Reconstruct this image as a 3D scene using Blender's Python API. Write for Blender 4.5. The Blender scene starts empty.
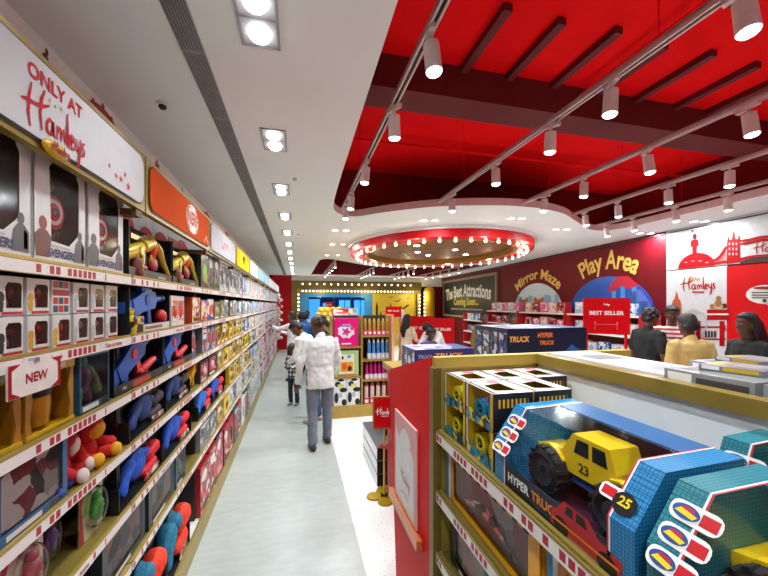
import bpy, bmesh, math, random
from mathutils import Vector, Matrix
from mathutils.geometry import tessellate_polygon
rnd = random.Random(7)
PI = math.pi
C = bpy.context.scene.collection
H = 1.90                       # camera height
TH = math.atan(87/350)         # camera turned this far towards +X from the aisle
CT, ST, F = math.cos(TH), math.sin(TH), 350.0
HOR = 304.0
CEIL = 3.10

# ---------------------------------------------------------------- layout helpers
def at_x(X, px):
    """Y along the aisle at which something at distance X to the side shows at picture column px"""
    d = F*X/CT/(px-297.0)
    return (d - ST*X)/CT
def at_d(px, d):
    r = (px-384)/F*d
    return r*CT + d*ST, -r*ST + d*CT
def zof(py, d): return H - (py-HOR)/F*d

# ---------------------------------------------------------------- materials
MATS = {}
def srgb(c):
    if isinstance(c, str):
        c = c.lstrip('#'); c = [int(c[i:i+2], 16)/255 for i in (0, 2, 4)]
    return tuple(((x/12.92) if x <= .04045 else ((x+.055)/1.055)**2.4) for x in c)
def base_mat(key, rough=.5, metal=0.0, spec=.5):
    m = bpy.data.materials.new(key); m.use_nodes = True
    b = m.node_tree.nodes['Principled BSDF']
    b.inputs['Roughness'].default_value = rough; b.inputs['Metallic'].default_value = metal
    b.inputs['Specular IOR Level'].default_value = spec
    return m, m.node_tree.nodes, m.node_tree.links, b
def mat(col, rough=.5, metal=0.0, spec=.5, var=.06, scale=18):
    """plain paint / plastic / cloth with a faint procedural mottling"""
    key = 'plain_%s_%.2f_%.1f_%.2f_%.2f' % (col, rough, metal, var, spec)
    if key in MATS: return MATS[key]
    m, N, L, b = base_mat(key, rough, metal, spec)
    c = srgb(col)
    tc = N.new('ShaderNodeTexCoord'); n = N.new('ShaderNodeTexNoise'); n.inputs['Scale'].default_value = scale
    L.new(tc.outputs['Object'], n.inputs['Vector'])
    r = N.new('ShaderNodeValToRGB'); e = r.color_ramp.elements
    e[0].position = .3; e[1].position = .7
    e[0].color = tuple(x*(1-var) for x in c)+(1,); e[1].color = tuple(min(1, x*(1+var)) for x in c)+(1,)
    L.new(n.outputs['Fac'], r.inputs['Fac']); L.new(r.outputs['Color'], b.inputs['Base Color'])
    MATS[key] = m; return m
def print_mat(cols, scale=14, rough=.35, stretch=(1, 1, 1), distort=.35):
    """printed carton artwork: patches of a few inks, another arrangement on every object"""
    key = 'print_%s_%s_%s' % ('_'.join(cols), scale, stretch)
    if key in MATS: return MATS[key]
    m, N, L, b = base_mat(key, rough)
    tc = N.new('ShaderNodeTexCoord'); oi = N.new('ShaderNodeObjectInfo')
    mp = N.new('ShaderNodeMapping'); mp.inputs['Scale'].default_value = stretch
    L.new(tc.outputs['Object'], mp.inputs['Vector'])
    add = N.new('ShaderNodeVectorMath'); add.operation = 'ADD'
    mul = N.new('ShaderNodeMath'); mul.operation = 'MULTIPLY'; mul.inputs[1].default_value = 37.0
    L.new(oi.outputs['Random'], mul.inputs[0])
    L.new(mp.outputs['Vector'], add.inputs[0]); L.new(mul.outputs[0], add.inputs[1])
    ns = N.new('ShaderNodeTexNoise'); ns.inputs['Scale'].default_value = scale*.8
    L.new(add.outputs[0], ns.inputs['Vector'])
    mx = N.new('ShaderNodeVectorMath'); mx.operation = 'SCALE'; mx.inputs['Scale'].default_value = distort/scale*3
    L.new(ns.outputs['Color'], mx.inputs[0])
    ad2 = N.new('ShaderNodeVectorMath'); ad2.operation = 'ADD'
    L.new(add.outputs[0], ad2.inputs[0]); L.new(mx.outputs[0], ad2.inputs[1])
    v = N.new('ShaderNodeTexVoronoi'); v.inputs['Scale'].default_value = scale
    L.new(ad2.outputs[0], v.inputs['Vector'])
    sp = N.new('ShaderNodeSeparateColor'); L.new(v.outputs['Color'], sp.inputs[0])
    r = N.new('ShaderNodeValToRGB'); r.color_ramp.interpolation = 'CONSTANT'
    e = r.color_ramp.elements
    while len(e) < len(cols): e.new(.5)
    for i, c in enumerate(cols):
        e[i].position = i/len(cols); e[i].color = srgb(c)+(1,)
    L.new(sp.outputs[0], r.inputs['Fac']); L.new(r.outputs['Color'], b.inputs['Base Color'])
    MATS[key] = m; return m
def emit(col, strength, key=None):
    key = key or 'glow_%s_%.1f' % (col, strength)
    if key in MATS: return MATS[key]
    m, N, L, b = base_mat(key)
    b.inputs['Base Color'].default_value = (.8, .8, .8, 1)
    b.inputs['Emission Color'].default_value = srgb(col)+(1,); b.inputs['Emission Strength'].default_value = strength
    MATS[key] = m; return m
def clear(key='clear_film', gloss=.05, tint='#ffffff'):
    if key in MATS: return MATS[key]
    m = bpy.data.materials.new(key); m.use_nodes = True; N = m.node_tree.nodes; L = m.node_tree.links; N.clear()
    o = N.new('ShaderNodeOutputMaterial'); t = N.new('ShaderNodeBsdfTransparent'); g = N.new('ShaderNodeBsdfGlossy'); x = N.new('ShaderNodeMixShader')
    t.inputs['Color'].default_value = srgb(tint)+(1,); g.inputs['Roughness'].default_value = .12
    n = N.new('ShaderNodeTexNoise'); n.inputs['Scale'].default_value = 9; bp = N.new('ShaderNodeBump'); bp.inputs['Strength'].default_value = .12
    L.new(n.outputs['Fac'], bp.inputs['Height']); L.new(bp.outputs['Normal'], g.inputs['Normal'])
    fr = N.new('ShaderNodeFresnel'); fr.inputs['IOR'].default_value = 1.22; ad = N.new('ShaderNodeMath'); ad.inputs[1].default_value = gloss-.04
    L.new(fr.outputs[0], ad.inputs[0]); L.new(ad.outputs[0], x.inputs[0])
    L.new(t.outputs[0], x.inputs[1]); L.new(g.outputs[0], x.inputs[2]); L.new(x.outputs[0], o.inputs[0])
    MATS[key] = m; return m
def stripes(c1, c2, freq, axis=2, rough=.8, key='st'):
    k = 'stripe_%s_%s_%s_%s' % (c1, c2, freq, axis)
    if k in MATS: return MATS[k]
    m, N, L, b = base_mat(k, rough)
    tc = N.new('ShaderNodeTexCoord'); s = N.new('ShaderNodeSeparateXYZ'); L.new(tc.outputs['Object'], s.inputs[0])
    mu = N.new('ShaderNodeMath'); mu.operation = 'MULTIPLY'; mu.inputs[1].default_value = freq
    fr = N.new('ShaderNodeMath'); fr.operation = 'FRACT'; gt = N.new('ShaderNodeMath'); gt.operation = 'GREATER_THAN'; gt.inputs[1].default_value = .5
    L.new(s.outputs[axis], mu.inputs[0]); L.new(mu.outputs[0], fr.inputs[0]); L.new(fr.outputs[0], gt.inputs[0])
    mx = N.new('ShaderNodeMix'); mx.data_type = 'RGBA'
    mx.inputs[6].default_value = srgb(c1)+(1,); mx.inputs[7].default_value = srgb(c2)+(1,)
    L.new(gt.outputs[0], mx.inputs[0]); L.new(mx.outputs[2], b.inputs['Base Color'])
    MATS[k] = m; return m
def plaid():
    if 'plaid' in MATS: return MATS['plaid']
    m, N, L, b = base_mat('plaid', .85)
    tc = N.new('ShaderNodeTexCoord'); s = N.new('ShaderNodeSeparateXYZ'); L.new(tc.outputs['Object'], s.inputs[0])
    outs = []
    for ax, fq in ((0, 9), (2, 8)):
        mu = N.new('ShaderNodeMath'); mu.operation = 'MULTIPLY'; mu.inputs[1].default_value = fq
        fr = N.new('ShaderNodeMath'); fr.operation = 'FRACT'; gt = N.new('ShaderNodeMath'); gt.operation = 'GREATER_THAN'; gt.inputs[1].default_value = .5
        L.new(s.outputs[ax], mu.inputs[0]); L.new(mu.outputs[0], fr.inputs[0]); L.new(fr.outputs[0], gt.inputs[0]); outs.append(gt)
    ad = N.new('ShaderNodeMath'); L.new(outs[0].outputs[0], ad.inputs[0]); L.new(outs[1].outputs[0], ad.inputs[1])
    hf = N.new('ShaderNodeMath'); hf.operation = 'MULTIPLY'; hf.inputs[1].default_value = .5; L.new(ad.outputs[0], hf.inputs[0])
    r = N.new('ShaderNodeValToRGB'); r.color_ramp.interpolation = 'CONSTANT'; e = r.color_ramp.elements; e.new(.75)
    e[0].position = 0; e[1].position = .4; e[2].position = .75
    for i, c in enumerate(('#e6e8e6', '#6d7d80', '#20262a')): e[i].color = srgb(c)+(1,)
    L.new(hf.outputs[0], r.inputs[0]); L.new(r.outputs[0], b.inputs['Base Color'])
    MATS['plaid'] = m; return m
def strip_mat(dense=False):
    """paper price strip: white with red printed emblems along it"""
    key = 'price_paper_dense' if dense else 'price_paper'
    if key in MATS: return MATS[key]
    m, N, L, b = base_mat(key, .45)
    tc = N.new('ShaderNodeTexCoord'); s = N.new('ShaderNodeSeparateXYZ'); L.new(tc.outputs['Object'], s.inputs[0])
    def M(op, a, bb):
        n = N.new('ShaderNodeMath'); n.operation = op
        for i, q in enumerate((a, bb)):
            if q is None: continue
            if isinstance(q, (int, float)): n.inputs[i].default_value = q
            else: L.new(q, n.inputs[i])
        return n.outputs[0]
    y = s.outputs[1]; z = s.outputs[2]
    cell = M('FLOOR', M('MULTIPLY', y, 34.0), None)
    wn = N.new('ShaderNodeTexWhiteNoise'); wn.noise_dimensions = '1D'; L.new(cell, wn.inputs['W'])
    big = M('GREATER_THAN', wn.outputs['Value'], .3 if dense else .5)
    run = M('GREATER_THAN', M('SINE', M('MULTIPLY', y, 9.0), None), -1.1 if dense else -.4)
    fy = M('ABSOLUTE', M('SUBTRACT', M('FRACT', M('MULTIPLY', y, 34.0), None), .5), None)
    hz = M('LESS_THAN', M('ABSOLUTE', z, None), M('MULTIPLY_ADD', wn.outputs['Value'], .008))
    bar = M('LESS_THAN', M('ABSOLUTE', z, None), .0125)
    inn = M('LESS_THAN', fy, .36)
    ink = M('MULTIPLY', M('MULTIPLY', big, run), M('MULTIPLY', bar, inn))
    mx = N.new('ShaderNodeMix'); mx.data_type = 'RGBA'
    mx.inputs[6].default_value = srgb('#ece6e2')+(1,); mx.inputs[7].default_value = srgb('#b3182a')+(1,)
    L.new(ink, mx.inputs[0]); L.new(mx.outputs[2], b.inputs['Base Color'])
    MATS[key] = m; return m

# ---------------------------------------------------------------- mesh builder
class MB:
    def __init__(s): s.v = []; s.f = []; s.m = []
    def poly(s, pts, mi=0):
        i = len(s.v); s.v += [tuple(p) for p in pts]; s.f.append(tuple(range(i, i+len(pts)))); s.m.append(mi); return s
    def box(s, x0, x1, y0, y1, z0, z1, mi=0, front=None):
        i = len(s.v)
        s.v += [(x, y, z) for z in (z0, z1) for y in (y0, y1) for x in (x0, x1)]
        for k, q in enumerate(((0, 2, 3, 1), (4, 5, 7, 6), (0, 1, 5, 4), (2, 6, 7, 3), (0, 4, 6, 2), (1, 3, 7, 5))):
            s.f.append(tuple(i+a for a in q)); s.m.append(front if (front is not None and k == 5) else mi)
        return s
    def prism(s, prof, axis, a0, a1, mi=0):
        """closed profile of 2D points pushed along an axis (0: profile is y,z; 1: x,z; 2: x,y)"""
        n = len(prof); i = len(s.v)
        mk = {0: lambda a, p: (a, p[0], p[1]), 1: lambda a, p: (p[0], a, p[1]), 2: lambda a, p: (p[0], p[1], a)}[axis]
        s.v += [mk(a0, p) for p in prof]+[mk(a1, p) for p in prof]
        s.f.append(tuple(range(i+n-1, i-1, -1))); s.m.append(mi); s.f.append(tuple(range(i+n, i+2*n))); s.m.append(mi)
        for k in range(n):
            s.f.append((i+k, i+(k+1) % n, i+n+(k+1) % n, i+n+k)); s.m.append(mi)
        return s
    def rings(s, rs, mi=0, caps=True):
        n = len(rs[0]); i = len(s.v)
        for r in rs: s.v += [tuple(p) for p in r]
        for a in range(len(rs)-1):
            for k in range(n):
                s.f.append((i+a*n+k, i+a*n+(k+1) % n, i+(a+1)*n+(k+1) % n, i+(a+1)*n+k)); s.m.append(mi)
        if caps:
            s.f.append(tuple(range(i+n-1, i-1, -1))); s.m.append(mi)
            b = i+(len(rs)-1)*n; s.f.append(tuple(range(b, b+n))); s.m.append(mi)
        return s
    def tube(s, pts, rad, n=10, mi=0):
        P = [Vector(p) for p in pts]
        if not isinstance(rad, (list, tuple)): rad = [rad]*len(P)
        t0 = (P[1]-P[0]).normalized(); up = Vector((0, 0, 1)) if abs(t0.z) < .9 else Vector((1, 0, 0))
        u = t0.cross(up).normalized(); rs = []
        for k, p in enumerate(P):
            t = (P[min(k+1, len(P)-1)]-P[max(k-1, 0)]).normalized()
            u = (u-t*u.dot(t)).normalized(); w = t.cross(u)
            rs.append([p+(u*math.cos(2*PI*j/n)+w*math.sin(2*PI*j/n))*rad[k] for j in range(n)])
        return s.rings(rs, mi)
    def limb(s, pts, rad, n=12, mi=0):
        """tube with rounded ends"""
        P = [Vector(p) for p in pts]; R = list(rad)
        a = (P[0]-P[1]).normalized(); b = (P[-1]-P[-2]).normalized()
        pp = [P[0]+a*R[0]*.95, P[0]+a*R[0]*.7]; rr = [R[0]*.25, R[0]*.7]
        for k in range(len(P)):
            pp.append(P[k]); rr.append(R[k])
            if k < len(P)-1:
                pp.append((P[k]+P[k+1])/2); rr.append((R[k]+R[k+1])/2)
        pp += [P[-1]+b*R[-1]*.7, P[-1]+b*R[-1]*.95]; rr += [R[-1]*.7, R[-1]*.25]
        return s.tube(pp, rr, n, mi)
    def ell(s, c, r, mi=0, n=14, m=9, M=None):
        c = Vector(c); rs = []
        for a in range(m+1):
            th = PI*(a+.0)/m; th = min(max(th, .12), PI-.12)
            ring = [Vector((r[0]*math.sin(th)*math.cos(2*PI*k/n), r[1]*math.sin(th)*math.sin(2*PI*k/n), -r[2]*math.cos(th))) for k in range(n)]
            rs.append([c+((M @ p) if M else p) for p in ring])
        return s.rings(rs, mi)
    def cyl(s, p0, p1, r0, r1=None, n=16, mi=0, mcap=None):
        s.tube([p0, p1], [r0, r0 if r1 is None else r1], n, mi)
        if mcap is not None: s.m[-1] = mcap
        return s
    def torus(s, c, R, r, axis=2, n=24, m=8, mi=0, sx=1, sy=1):
        i = len(s.v); c = Vector(c)
        for a in range(n):
            for b in range(m):
                rr = R+r*math.cos(2*PI*b/m); p = [rr*math.cos(2*PI*a/n)*sx, rr*math.sin(2*PI*a/n)*sy, r*math.sin(2*PI*b/m)]
                if axis == 0: p = [p[2], p[0], p[1]]
                elif axis == 1: p = [p[0], p[2], p[1]]
                s.v.append(tuple(c+Vector(p)))
        for a in range(n):
            for b in range(m):
                s.f.append((i+a*m+b, i+((a+1) % n)*m+b, i+((a+1) % n)*m+(b+1) % m, i+a*m+(b+1) % m)); s.m.append(mi)
        return s
    def holed(s, outer, holes, fr, mi=0):
        polys = [[Vector((p[0], p[1], 0)) for p in outer]]+[[Vector((p[0], p[1], 0)) for p in h] for h in holes]
        flat = [p for q in polys for p in q]; i = len(s.v)
        s.v += [tuple(fr(p.x, p.y)) for p in flat]
        for t in tessellate_polygon(polys):
            s.f.append(tuple(i+a for a in t)); s.m.append(mi)
        return s
    def ribbon(s, pts, w, fr, mi=0):
        P = [Vector((p[0], p[1])) for p in pts]; n = len(P); L_ = []; R_ = []
        for k in range(n):
            t = (P[min(k+1, n-1)]-P[max(k-1, 0)]); t = t.normalized() if t.length > 1e-9 else Vector((1, 0))
            nn = Vector((-t.y, t.x))*w/2*(.55 if k in (0, n-1) else 1)
            L_.append(P[k]+nn); R_.append(P[k]-nn)
        for k in range(n-1):
            s.poly([fr(*R_[k]), fr(*R_[k+1]), fr(*L_[k+1]), fr(*L_[k])], mi)
        return s
    def disc(s, c, rx, ry, fr, mi=0, n=20, a0=0, a1=2*PI):
        full = abs(a1-a0-2*PI) < 1e-6
        s.poly([fr(c[0]+rx*math.cos(a0+(a1-a0)*k/n), c[1]+ry*math.sin(a0+(a1-a0)*k/n)) for k in range(n if full else n+1)], mi); return s
    def star(s, c, r, fr, mi=0, rot=PI/2):
        s.holed([(c[0]+(r if k % 2 == 0 else r*.42)*math.cos(rot+k*PI/5), c[1]+(r if k % 2 == 0 else r*.42)*math.sin(rot+k*PI/5)) for k in range(10)], [], fr, mi); return s
    def mesh(s, name, mats, smooth=None, fix=True):
        me = bpy.data.meshes.new(name); me.from_pydata(s.v, [], s.f)
        for m in (mats if isinstance(mats, (list, tuple)) else [mats]): me.materials.append(m)
        me.polygons.foreach_set('material_index', s.m)
        if fix:
            bm = bmesh.new(); bm.from_mesh(me); bmesh.ops.recalc_face_normals(bm, faces=bm.faces); bm.to_mesh(me); bm.free()
        if smooth:
            me.shade_smooth(); me.set_sharp_from_angle(angle=math.radians(smooth))
        me.update(); return me
    def build(s, name, mats, parent=None, loc=(0, 0, 0), rotz=0, smooth=None, fix=True):
        return link(name, s.mesh(name, mats, smooth, fix), parent, loc, rotz)

def link(name, me, parent=None, loc=(0, 0, 0), rotz=0):
    o = bpy.data.objects.new(name, me); C.objects.link(o)
    if parent is not None: o.parent = parent
    o.location = loc; o.rotation_euler = (0, 0, rotz); return o
def tag(o, label, cat, group=None, kind=None):
    o['label'] = label; o['category'] = cat
    if group: o['group'] = group
    if kind: o['kind'] = kind
    return o
def thing(name, label, cat, loc=(0, 0, 0), rotz=0, group=None):
    o = bpy.data.objects.new(name, None); C.objects.link(o); o.location = loc; o.rotation_euler = (0, 0, rotz)
    return tag(o, label, cat, group)
def struct(o, label=None):
    o['kind'] = 'structure'
    if label: o['label'] = label
    return o

# printed frames: (a, b) on a face -> 3D
def fr_x(x, y0=0, z0=0, s=1): return lambda a, b: Vector((x, y0+s*a, z0+b))      # face looking along +-X
def fr_y(y, x0=0, z0=0, s=1): return lambda a, b: Vector((x0+s*a, y, z0+b))
def fr_o(o, u, v):
    o, u, v = Vector(o), Vector(u), Vector(v); return lambda a, b: o+u*a+v*b
_txt = {}
def text_tris(t, bold=0.0):
    """triangles of a word set in the built-in font, 1 unit tall, centred"""
    if (t, bold) in _txt: return _txt[(t, bold)]
    cu = bpy.data.curves.new('lettering', 'FONT'); cu.body = t; cu.align_x = 'CENTER'; cu.align_y = 'CENTER'; cu.size = 1.0; cu.offset = bold; cu.resolution_u = 3
    o = bpy.data.objects.new('lettering', cu); C.objects.link(o); dg = bpy.context.evaluated_depsgraph_get(); dg.update()
    me = bpy.data.meshes.new_from_object(o.evaluated_get(dg)); r = ([tuple(v.co) for v in me.vertices], [tuple(p.vertices) for p in me.polygons])
    bpy.data.objects.remove(o); bpy.data.curves.remove(cu); bpy.data.meshes.remove(me)
    _txt[(t, bold)] = r; return r
def add_text(mb, t, size, fr, mi=0, at=(0, 0), wide=1.0, bold=.012, arc=None, slant=0.0):
    V, Fc = text_tris(t, bold); i = len(mb.v)
    for x, y, z in V:
        x = (x+slant*y)*size*wide; y = y*size
        if arc:
            an = x/arc; x, y = (arc+y)*math.sin(an), (arc+y)*math.cos(an)-arc
        mb.v.append(tuple(fr(at[0]+x, at[1]+y)))
    for q in Fc: mb.f.append(tuple(i+a for a in q)); mb.m.append(mi)
SCRIPT = [[(.12, .47), (.08, .3), (.07, .12), (.10, -.02)], [(.33, .5), (.27, .36), (.25, .2), (.28, .02)], [(-.04, .22), (.05, .25), (.16, .26), (.30, .30), (.40, .36)],
          [(.46, .19), (.41, .21), (.36, .15), (.36, .06), (.41, .03), (.46, .10), (.46, .2), (.47, .06), (.50, .03)], [(.53, .2), (.54, .03)], [(.54, .12), (.58, .19), (.61, .16), (.61, .03)],
          [(.61, .12), (.65, .19), (.68, .16), (.69, .03)], [(.73, .44), (.73, .2), (.74, .06), (.77, .02)], [(.79, .11), (.84, .13), (.85, .19), (.81, .21), (.78, .12), (.80, .04), (.87, .05)],
          [(.90, .2), (.90, .1), (.93, .06), (.97, .12)], [(.985, .23), (.98, .06), (.96, -.1), (.92, -.16)], [(1.09, .2), (1.04, .2), (1.04, .14), (1.08, .1), (1.06, .04), (1.01, .04)]]
def add_script(mb, size, fr, mi=0, at=(0, 0), w=.05):
    n = (fr(1, 0)-fr(0, 0)).cross(fr(0, 1)-fr(0, 0)).normalized()
    for k, st in enumerate(SCRIPT):
        f0 = fr; fr_ = (lambda a, b, k=k: f0(a, b)+n*(.00025*k))
        mb.ribbon([(at[0]+(p[0]-.53)*size, at[1]+(p[1]-.18)*size) for p in st], w*size, fr_, mi)

GOLD = mat('#a08a3c', .35, .35, var=.04)
GOLDL = mat('#b79d45', .4, .2, var=.04)
WHITE = mat('#e4e4e2', .5); BLACK = mat('#0c0c0e', .4); REDP = mat('#cc000a', .45, spec=.2, var=.03)
DKRED = mat('#7c0c1a', .5); CREAM = mat('#e8dfbf', .5); CHROME = mat('#c8c8cc', .2, .9)
# ================================================================= THE SETTING
XW = -1.12                       # left wall
P0 = Vector((5.83, 3.16, 0)); PHI = math.atan2(.82, 13.24)
U = Vector((math.sin(PHI), math.cos(PHI), 0)); NV = Vector((math.cos(PHI), -math.sin(PHI), 0))
def wall_s(px):
    k = (px-384)/F
    # (x CT - y ST) = k (x ST + y CT)
    A = lambda p: p[0]*(CT-k*ST)-p[1]*(ST+k*CT)
    return -A(P0)/A(U)
def wall_pt(px):
    s = wall_s(px); p = P0+U*s; return s, p, p.x*ST+p.y*CT
YB = 15.2                        # back wall
Y0 = -5.5
# floor
def floor_mat(key, col, col2, rough, tile, mortar):
    m, N, L, b = base_mat(key, rough)
    tc = N.new('ShaderNodeTexCoord'); br = N.new('ShaderNodeTexBrick'); br.offset = .5
    br.inputs['Scale'].default_value = 1; br.inputs['Brick Width'].default_value = tile[0]; br.inputs['Row Height'].default_value = tile[1]
    br.inputs['Mortar Size'].default_value = .003; br.inputs['Color1'].default_value = srgb(col)+(1,); br.inputs['Color2'].default_value = srgb(col2)+(1,); br.inputs['Mortar'].default_value = srgb(mortar)+(1,)
    L.new(tc.outputs['Object'], br.inputs['Vector'])
    mp = N.new('ShaderNodeMapping'); mp.inputs['Scale'].default_value = (3, 9, 3); L.new(tc.outputs['Object'], mp.inputs['Vector'])
    n = N.new('ShaderNodeTexNoise'); n.inputs['Scale'].default_value = 2.2; n.inputs['Detail'].default_value = 8; L.new(mp.outputs['Vector'], n.inputs['Vector'])
    r = N.new('ShaderNodeValToRGB'); r.color_ramp.elements[0].position = .3; r.color_ramp.elements[0].color = (.86, .86, .86, 1); r.color_ramp.elements[1].position = .7; r.color_ramp.elements[1].color = (1, 1, 1, 1)
    L.new(n.outputs['Fac'], r.inputs['Fac'])
    mx = N.new('ShaderNodeMix'); mx.data_type = 'RGBA'; mx.blend_type = 'MULTIPLY'; mx.inputs[0].default_value = 1
    L.new(br.outputs['Color'], mx.inputs[6]); L.new(r.outputs['Color'], mx.inputs[7]); L.new(mx.outputs[2], b.inputs['Base Color'])
    return m
def terrazzo():
    m, N, L, b = base_mat('terrazzo', .12)
    tc = N.new('ShaderNodeTexCoord'); v = N.new('ShaderNodeTexVoronoi'); v.inputs['Scale'].default_value = 38; L.new(tc.outputs['Object'], v.inputs['Vector'])
    r = N.new('ShaderNodeValToRGB'); e = r.color_ramp.elements; r.color_ramp.interpolation = 'CONSTANT'
    e[0].color = srgb('#8f9090')+(1,); e[1].position = .13; e[1].color = srgb('#eeeeec')+(1,)
    L.new(v.outputs['Distance'], r.inputs['Fac']); L.new(r.outputs['Color'], b.inputs['Base Color']); return m
XS = .475
struct(MB().box(XW, XS, Y0, YB+3.4, -.1, 0).build('floor', floor_mat('grey_stone_tile', '#b6bbb9', '#b0b5b3', .28, (1.2, .6), '#b2b5b3')))
struct(MB().box(XS, 8.2, Y0, YB+3.4, -.1, 0).build('floor', terrazzo()))
WALLW = mat('#e0e0e2', .6, var=.02)
struct(MB().box(XW-.1, XW, Y0, YB, 0, CEIL+.02).build('wall_left', WALLW))
struct(MB().box(XW-.1, 6.9, Y0-.1, Y0, 0, 4.3).build('wall_near', WALLW))
# right wall, slightly turned
wr = struct(MB().box(0, .12, -8.9, 13.6, 0, CEIL+.02).build('wall_right', mat('#6c0414', .5, spec=.25, var=.03), None, (P0.x, P0.y, 0), -PHI))
# back wall: red piece beside the shelving, piece above and beside the mall entrance
EX0, EX1, EZ = -.22, 5.72, 2.70
struct(MB().box(XW, EX0, YB, YB+.12, 0, CEIL+.02).build('wall_back', mat('#b4020c', .5, spec=.2, var=.03)))
struct(MB().box(EX0, 6.75, YB, YB+.12, EZ, CEIL+.02).build('wall_back', mat('#e6e2dc', .6)))
struct(MB().box(6.2, 6.75, YB-.02, YB+.12, 0, EZ).build('wall_back', mat('#6c0414', .5, spec=.25, var=.03)))

# ceiling with the two painted recesses
def smooth_loop(P, n=5):
    out = []
    for i in range(len(P)-1):
        a, b, c, d = [Vector(P[min(max(i+k-1, 0), len(P)-1)]) for k in range(4)]
        for k in range(n):
            t = k/n
            out.append(tuple(.5*((2*b)+(c-a)*t+(2*a-5*b+4*c-d)*t*t+(3*b-a-3*c+d)*t**3)))
    return out
front = smooth_loop([(.40, 3.2), (.42, 4.1), (.47, 4.5), (.62, 4.74), (.82, 4.72), (1.15, 4.4), (1.68, 4.02), (2.36, 3.80), (2.9, 3.78), (3.4, 3.92), (3.85, 4.2), (4.3, 4.5), (4.62, 4.68), (4.9, 4.66), (5.03, 4.4), (5.04, 4.0), (5.0, 3.0)])
R1 = [(.34, Y0+.3)]+front+[(4.95, Y0+.3)]
R2 = [(.55, 14.7), (.6, 9.75), (.66, 9.5), (.8, 9.4), (1.0, 9.5), (1.4, 9.95), (2.1, 10.7), (3.0, 11.1), (4.0, 10.8), (4.9, 10.1), (5.5, 9.6), (5.75, 9.6), (5.8, 10), (5.8, 14.7)]
outer = [(XW-.05, Y0-.05), (6.95, Y0-.05), (6.95, YB+.1), (XW-.05, YB+.1)]
cm = MB(); cm.holed(outer, [R1, R2], lambda a, b: (a, b, CEIL))
struct(cm.build('ceiling', mat('#e9f2f1', .8, var=.012, scale=3), fix=False))
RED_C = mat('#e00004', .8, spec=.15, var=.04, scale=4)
def recess(R, z, fascia, top):
    m = MB(); n = len(R)
    for i in range(n):
        a, b = R[i], R[(i+1) % n]
        m.poly([(a[0], a[1], CEIL+fascia), (b[0], b[1], CEIL+fascia), (b[0], b[1], z), (a[0], a[1], z)], 0)
    m.holed(R, [], lambda a, b: (a, b, z), 1)
    struct(m.build('ceiling', [mat('#740812', .7), top], fix=False))  # recess walls darkened in their colour, as if unlit
    m = MB()
    for i in range(n):
        a, b = R[i], R[(i+1) % n]
        m.poly([(a[0], a[1], CEIL), (b[0], b[1], CEIL), (b[0], b[1], CEIL+fascia), (a[0], a[1], CEIL+fascia)], 0)
    struct(m.build('trim_1', mat('#dcc6c4', .6), fix=False))
SHADED_RED = mat('#740410', .7, spec=.2)  # recess shade put into the colour: darker copy of the red
recess(R2, 3.9, .04, SHADED_RED)
m = MB(); n = len(R1)
for i in range(n):
    p, q = R1[i], R1[(i+1) % n]; m.poly([(p[0], p[1], CEIL), (q[0], q[1], CEIL), (q[0], q[1], CEIL+.09), (p[0], p[1], CEIL+.09)])
struct(m.build('trim_1', mat('#dcc6c4', .6), fix=False))
RX0, RX1, RY1, RZ = .28, 5.2, 4.80, 3.75
m = MB(); m.holed([(RX0, Y0), (RX1, Y0), (RX1, RY1), (RX0, RY1)], [], lambda a, c: (a, c, RZ), 0)
struct(m.build('ceiling', RED_C, fix=False))
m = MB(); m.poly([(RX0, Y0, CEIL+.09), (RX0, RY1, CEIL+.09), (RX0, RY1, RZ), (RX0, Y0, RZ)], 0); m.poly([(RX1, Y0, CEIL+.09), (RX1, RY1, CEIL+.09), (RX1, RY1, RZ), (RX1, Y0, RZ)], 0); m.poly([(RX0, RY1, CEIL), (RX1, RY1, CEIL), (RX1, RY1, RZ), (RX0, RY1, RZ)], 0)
struct(m.build('ceiling', SHADED_RED, fix=False))
m = MB(); m.holed([(RX0, Y0), (RX1, Y0), (RX1, RY1), (RX0, RY1)], [[(max(min(p[0], RX1-.01), RX0+.01), max(p[1], Y0+.02)) for p in R1]], lambda a, c: (a, c, CEIL+.09), 0); struct(m.build('ceiling', SHADED_RED, fix=False))
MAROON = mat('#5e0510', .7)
struct(MB().box(.28, 5.2, 2.50, 2.78, 3.50, 3.75).build('beam', MAROON))  # poor light on the beam put into its darker colour
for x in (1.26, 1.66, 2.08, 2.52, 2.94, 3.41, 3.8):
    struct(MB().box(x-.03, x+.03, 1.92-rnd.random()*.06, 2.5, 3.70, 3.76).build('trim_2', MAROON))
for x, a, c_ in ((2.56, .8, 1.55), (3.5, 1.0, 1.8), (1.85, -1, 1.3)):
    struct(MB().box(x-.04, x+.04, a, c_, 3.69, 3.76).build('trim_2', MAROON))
def pipe(p0, p1, r, label):
    m = MB(); m.tube([p0, p1], r, 8); o = m.build('ceiling_pipe', RED_C, smooth=40)
    return tag(o, label, 'pipe')
pipe((.3, 3.7, 3.66), (5.18, 3.7, 3.66), .018, 'red painted pipe crossing the ceiling recess behind the dark beam')
pipe((2.34, -.6, 3.68), (2.34, 2.48, 3.68), .014, 'thin red pipe along the ceiling recess before the dark beam')

# long ceiling air grille
vm = MB()
vw0, vw1 = -.525, -.425
t = thing('ceiling_grille', 'long dark linear air grille set in the white ceiling above the aisle', 'vent', (0, 0, CEIL))
MB().box(vw0, vw1, Y0+.1, 15.0, -.002, .0).build('backing', mat('#1a1b1e', .8), t)
sl = MB()
for k in range(9):
    x = vw0+.002+k*(vw1-vw0-.004)/8
    sl.box(x-.0028, x+.0028, Y0+.1, 15.0, -.012, -.002)
for y in [1.2+i*.62 for i in range(-5, 22)]: sl.box(vw0, vw1, y-.006, y+.006, -.013, -.002)
sl.build('slat', mat('#9c9ea2', .5, .2), t)

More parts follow.
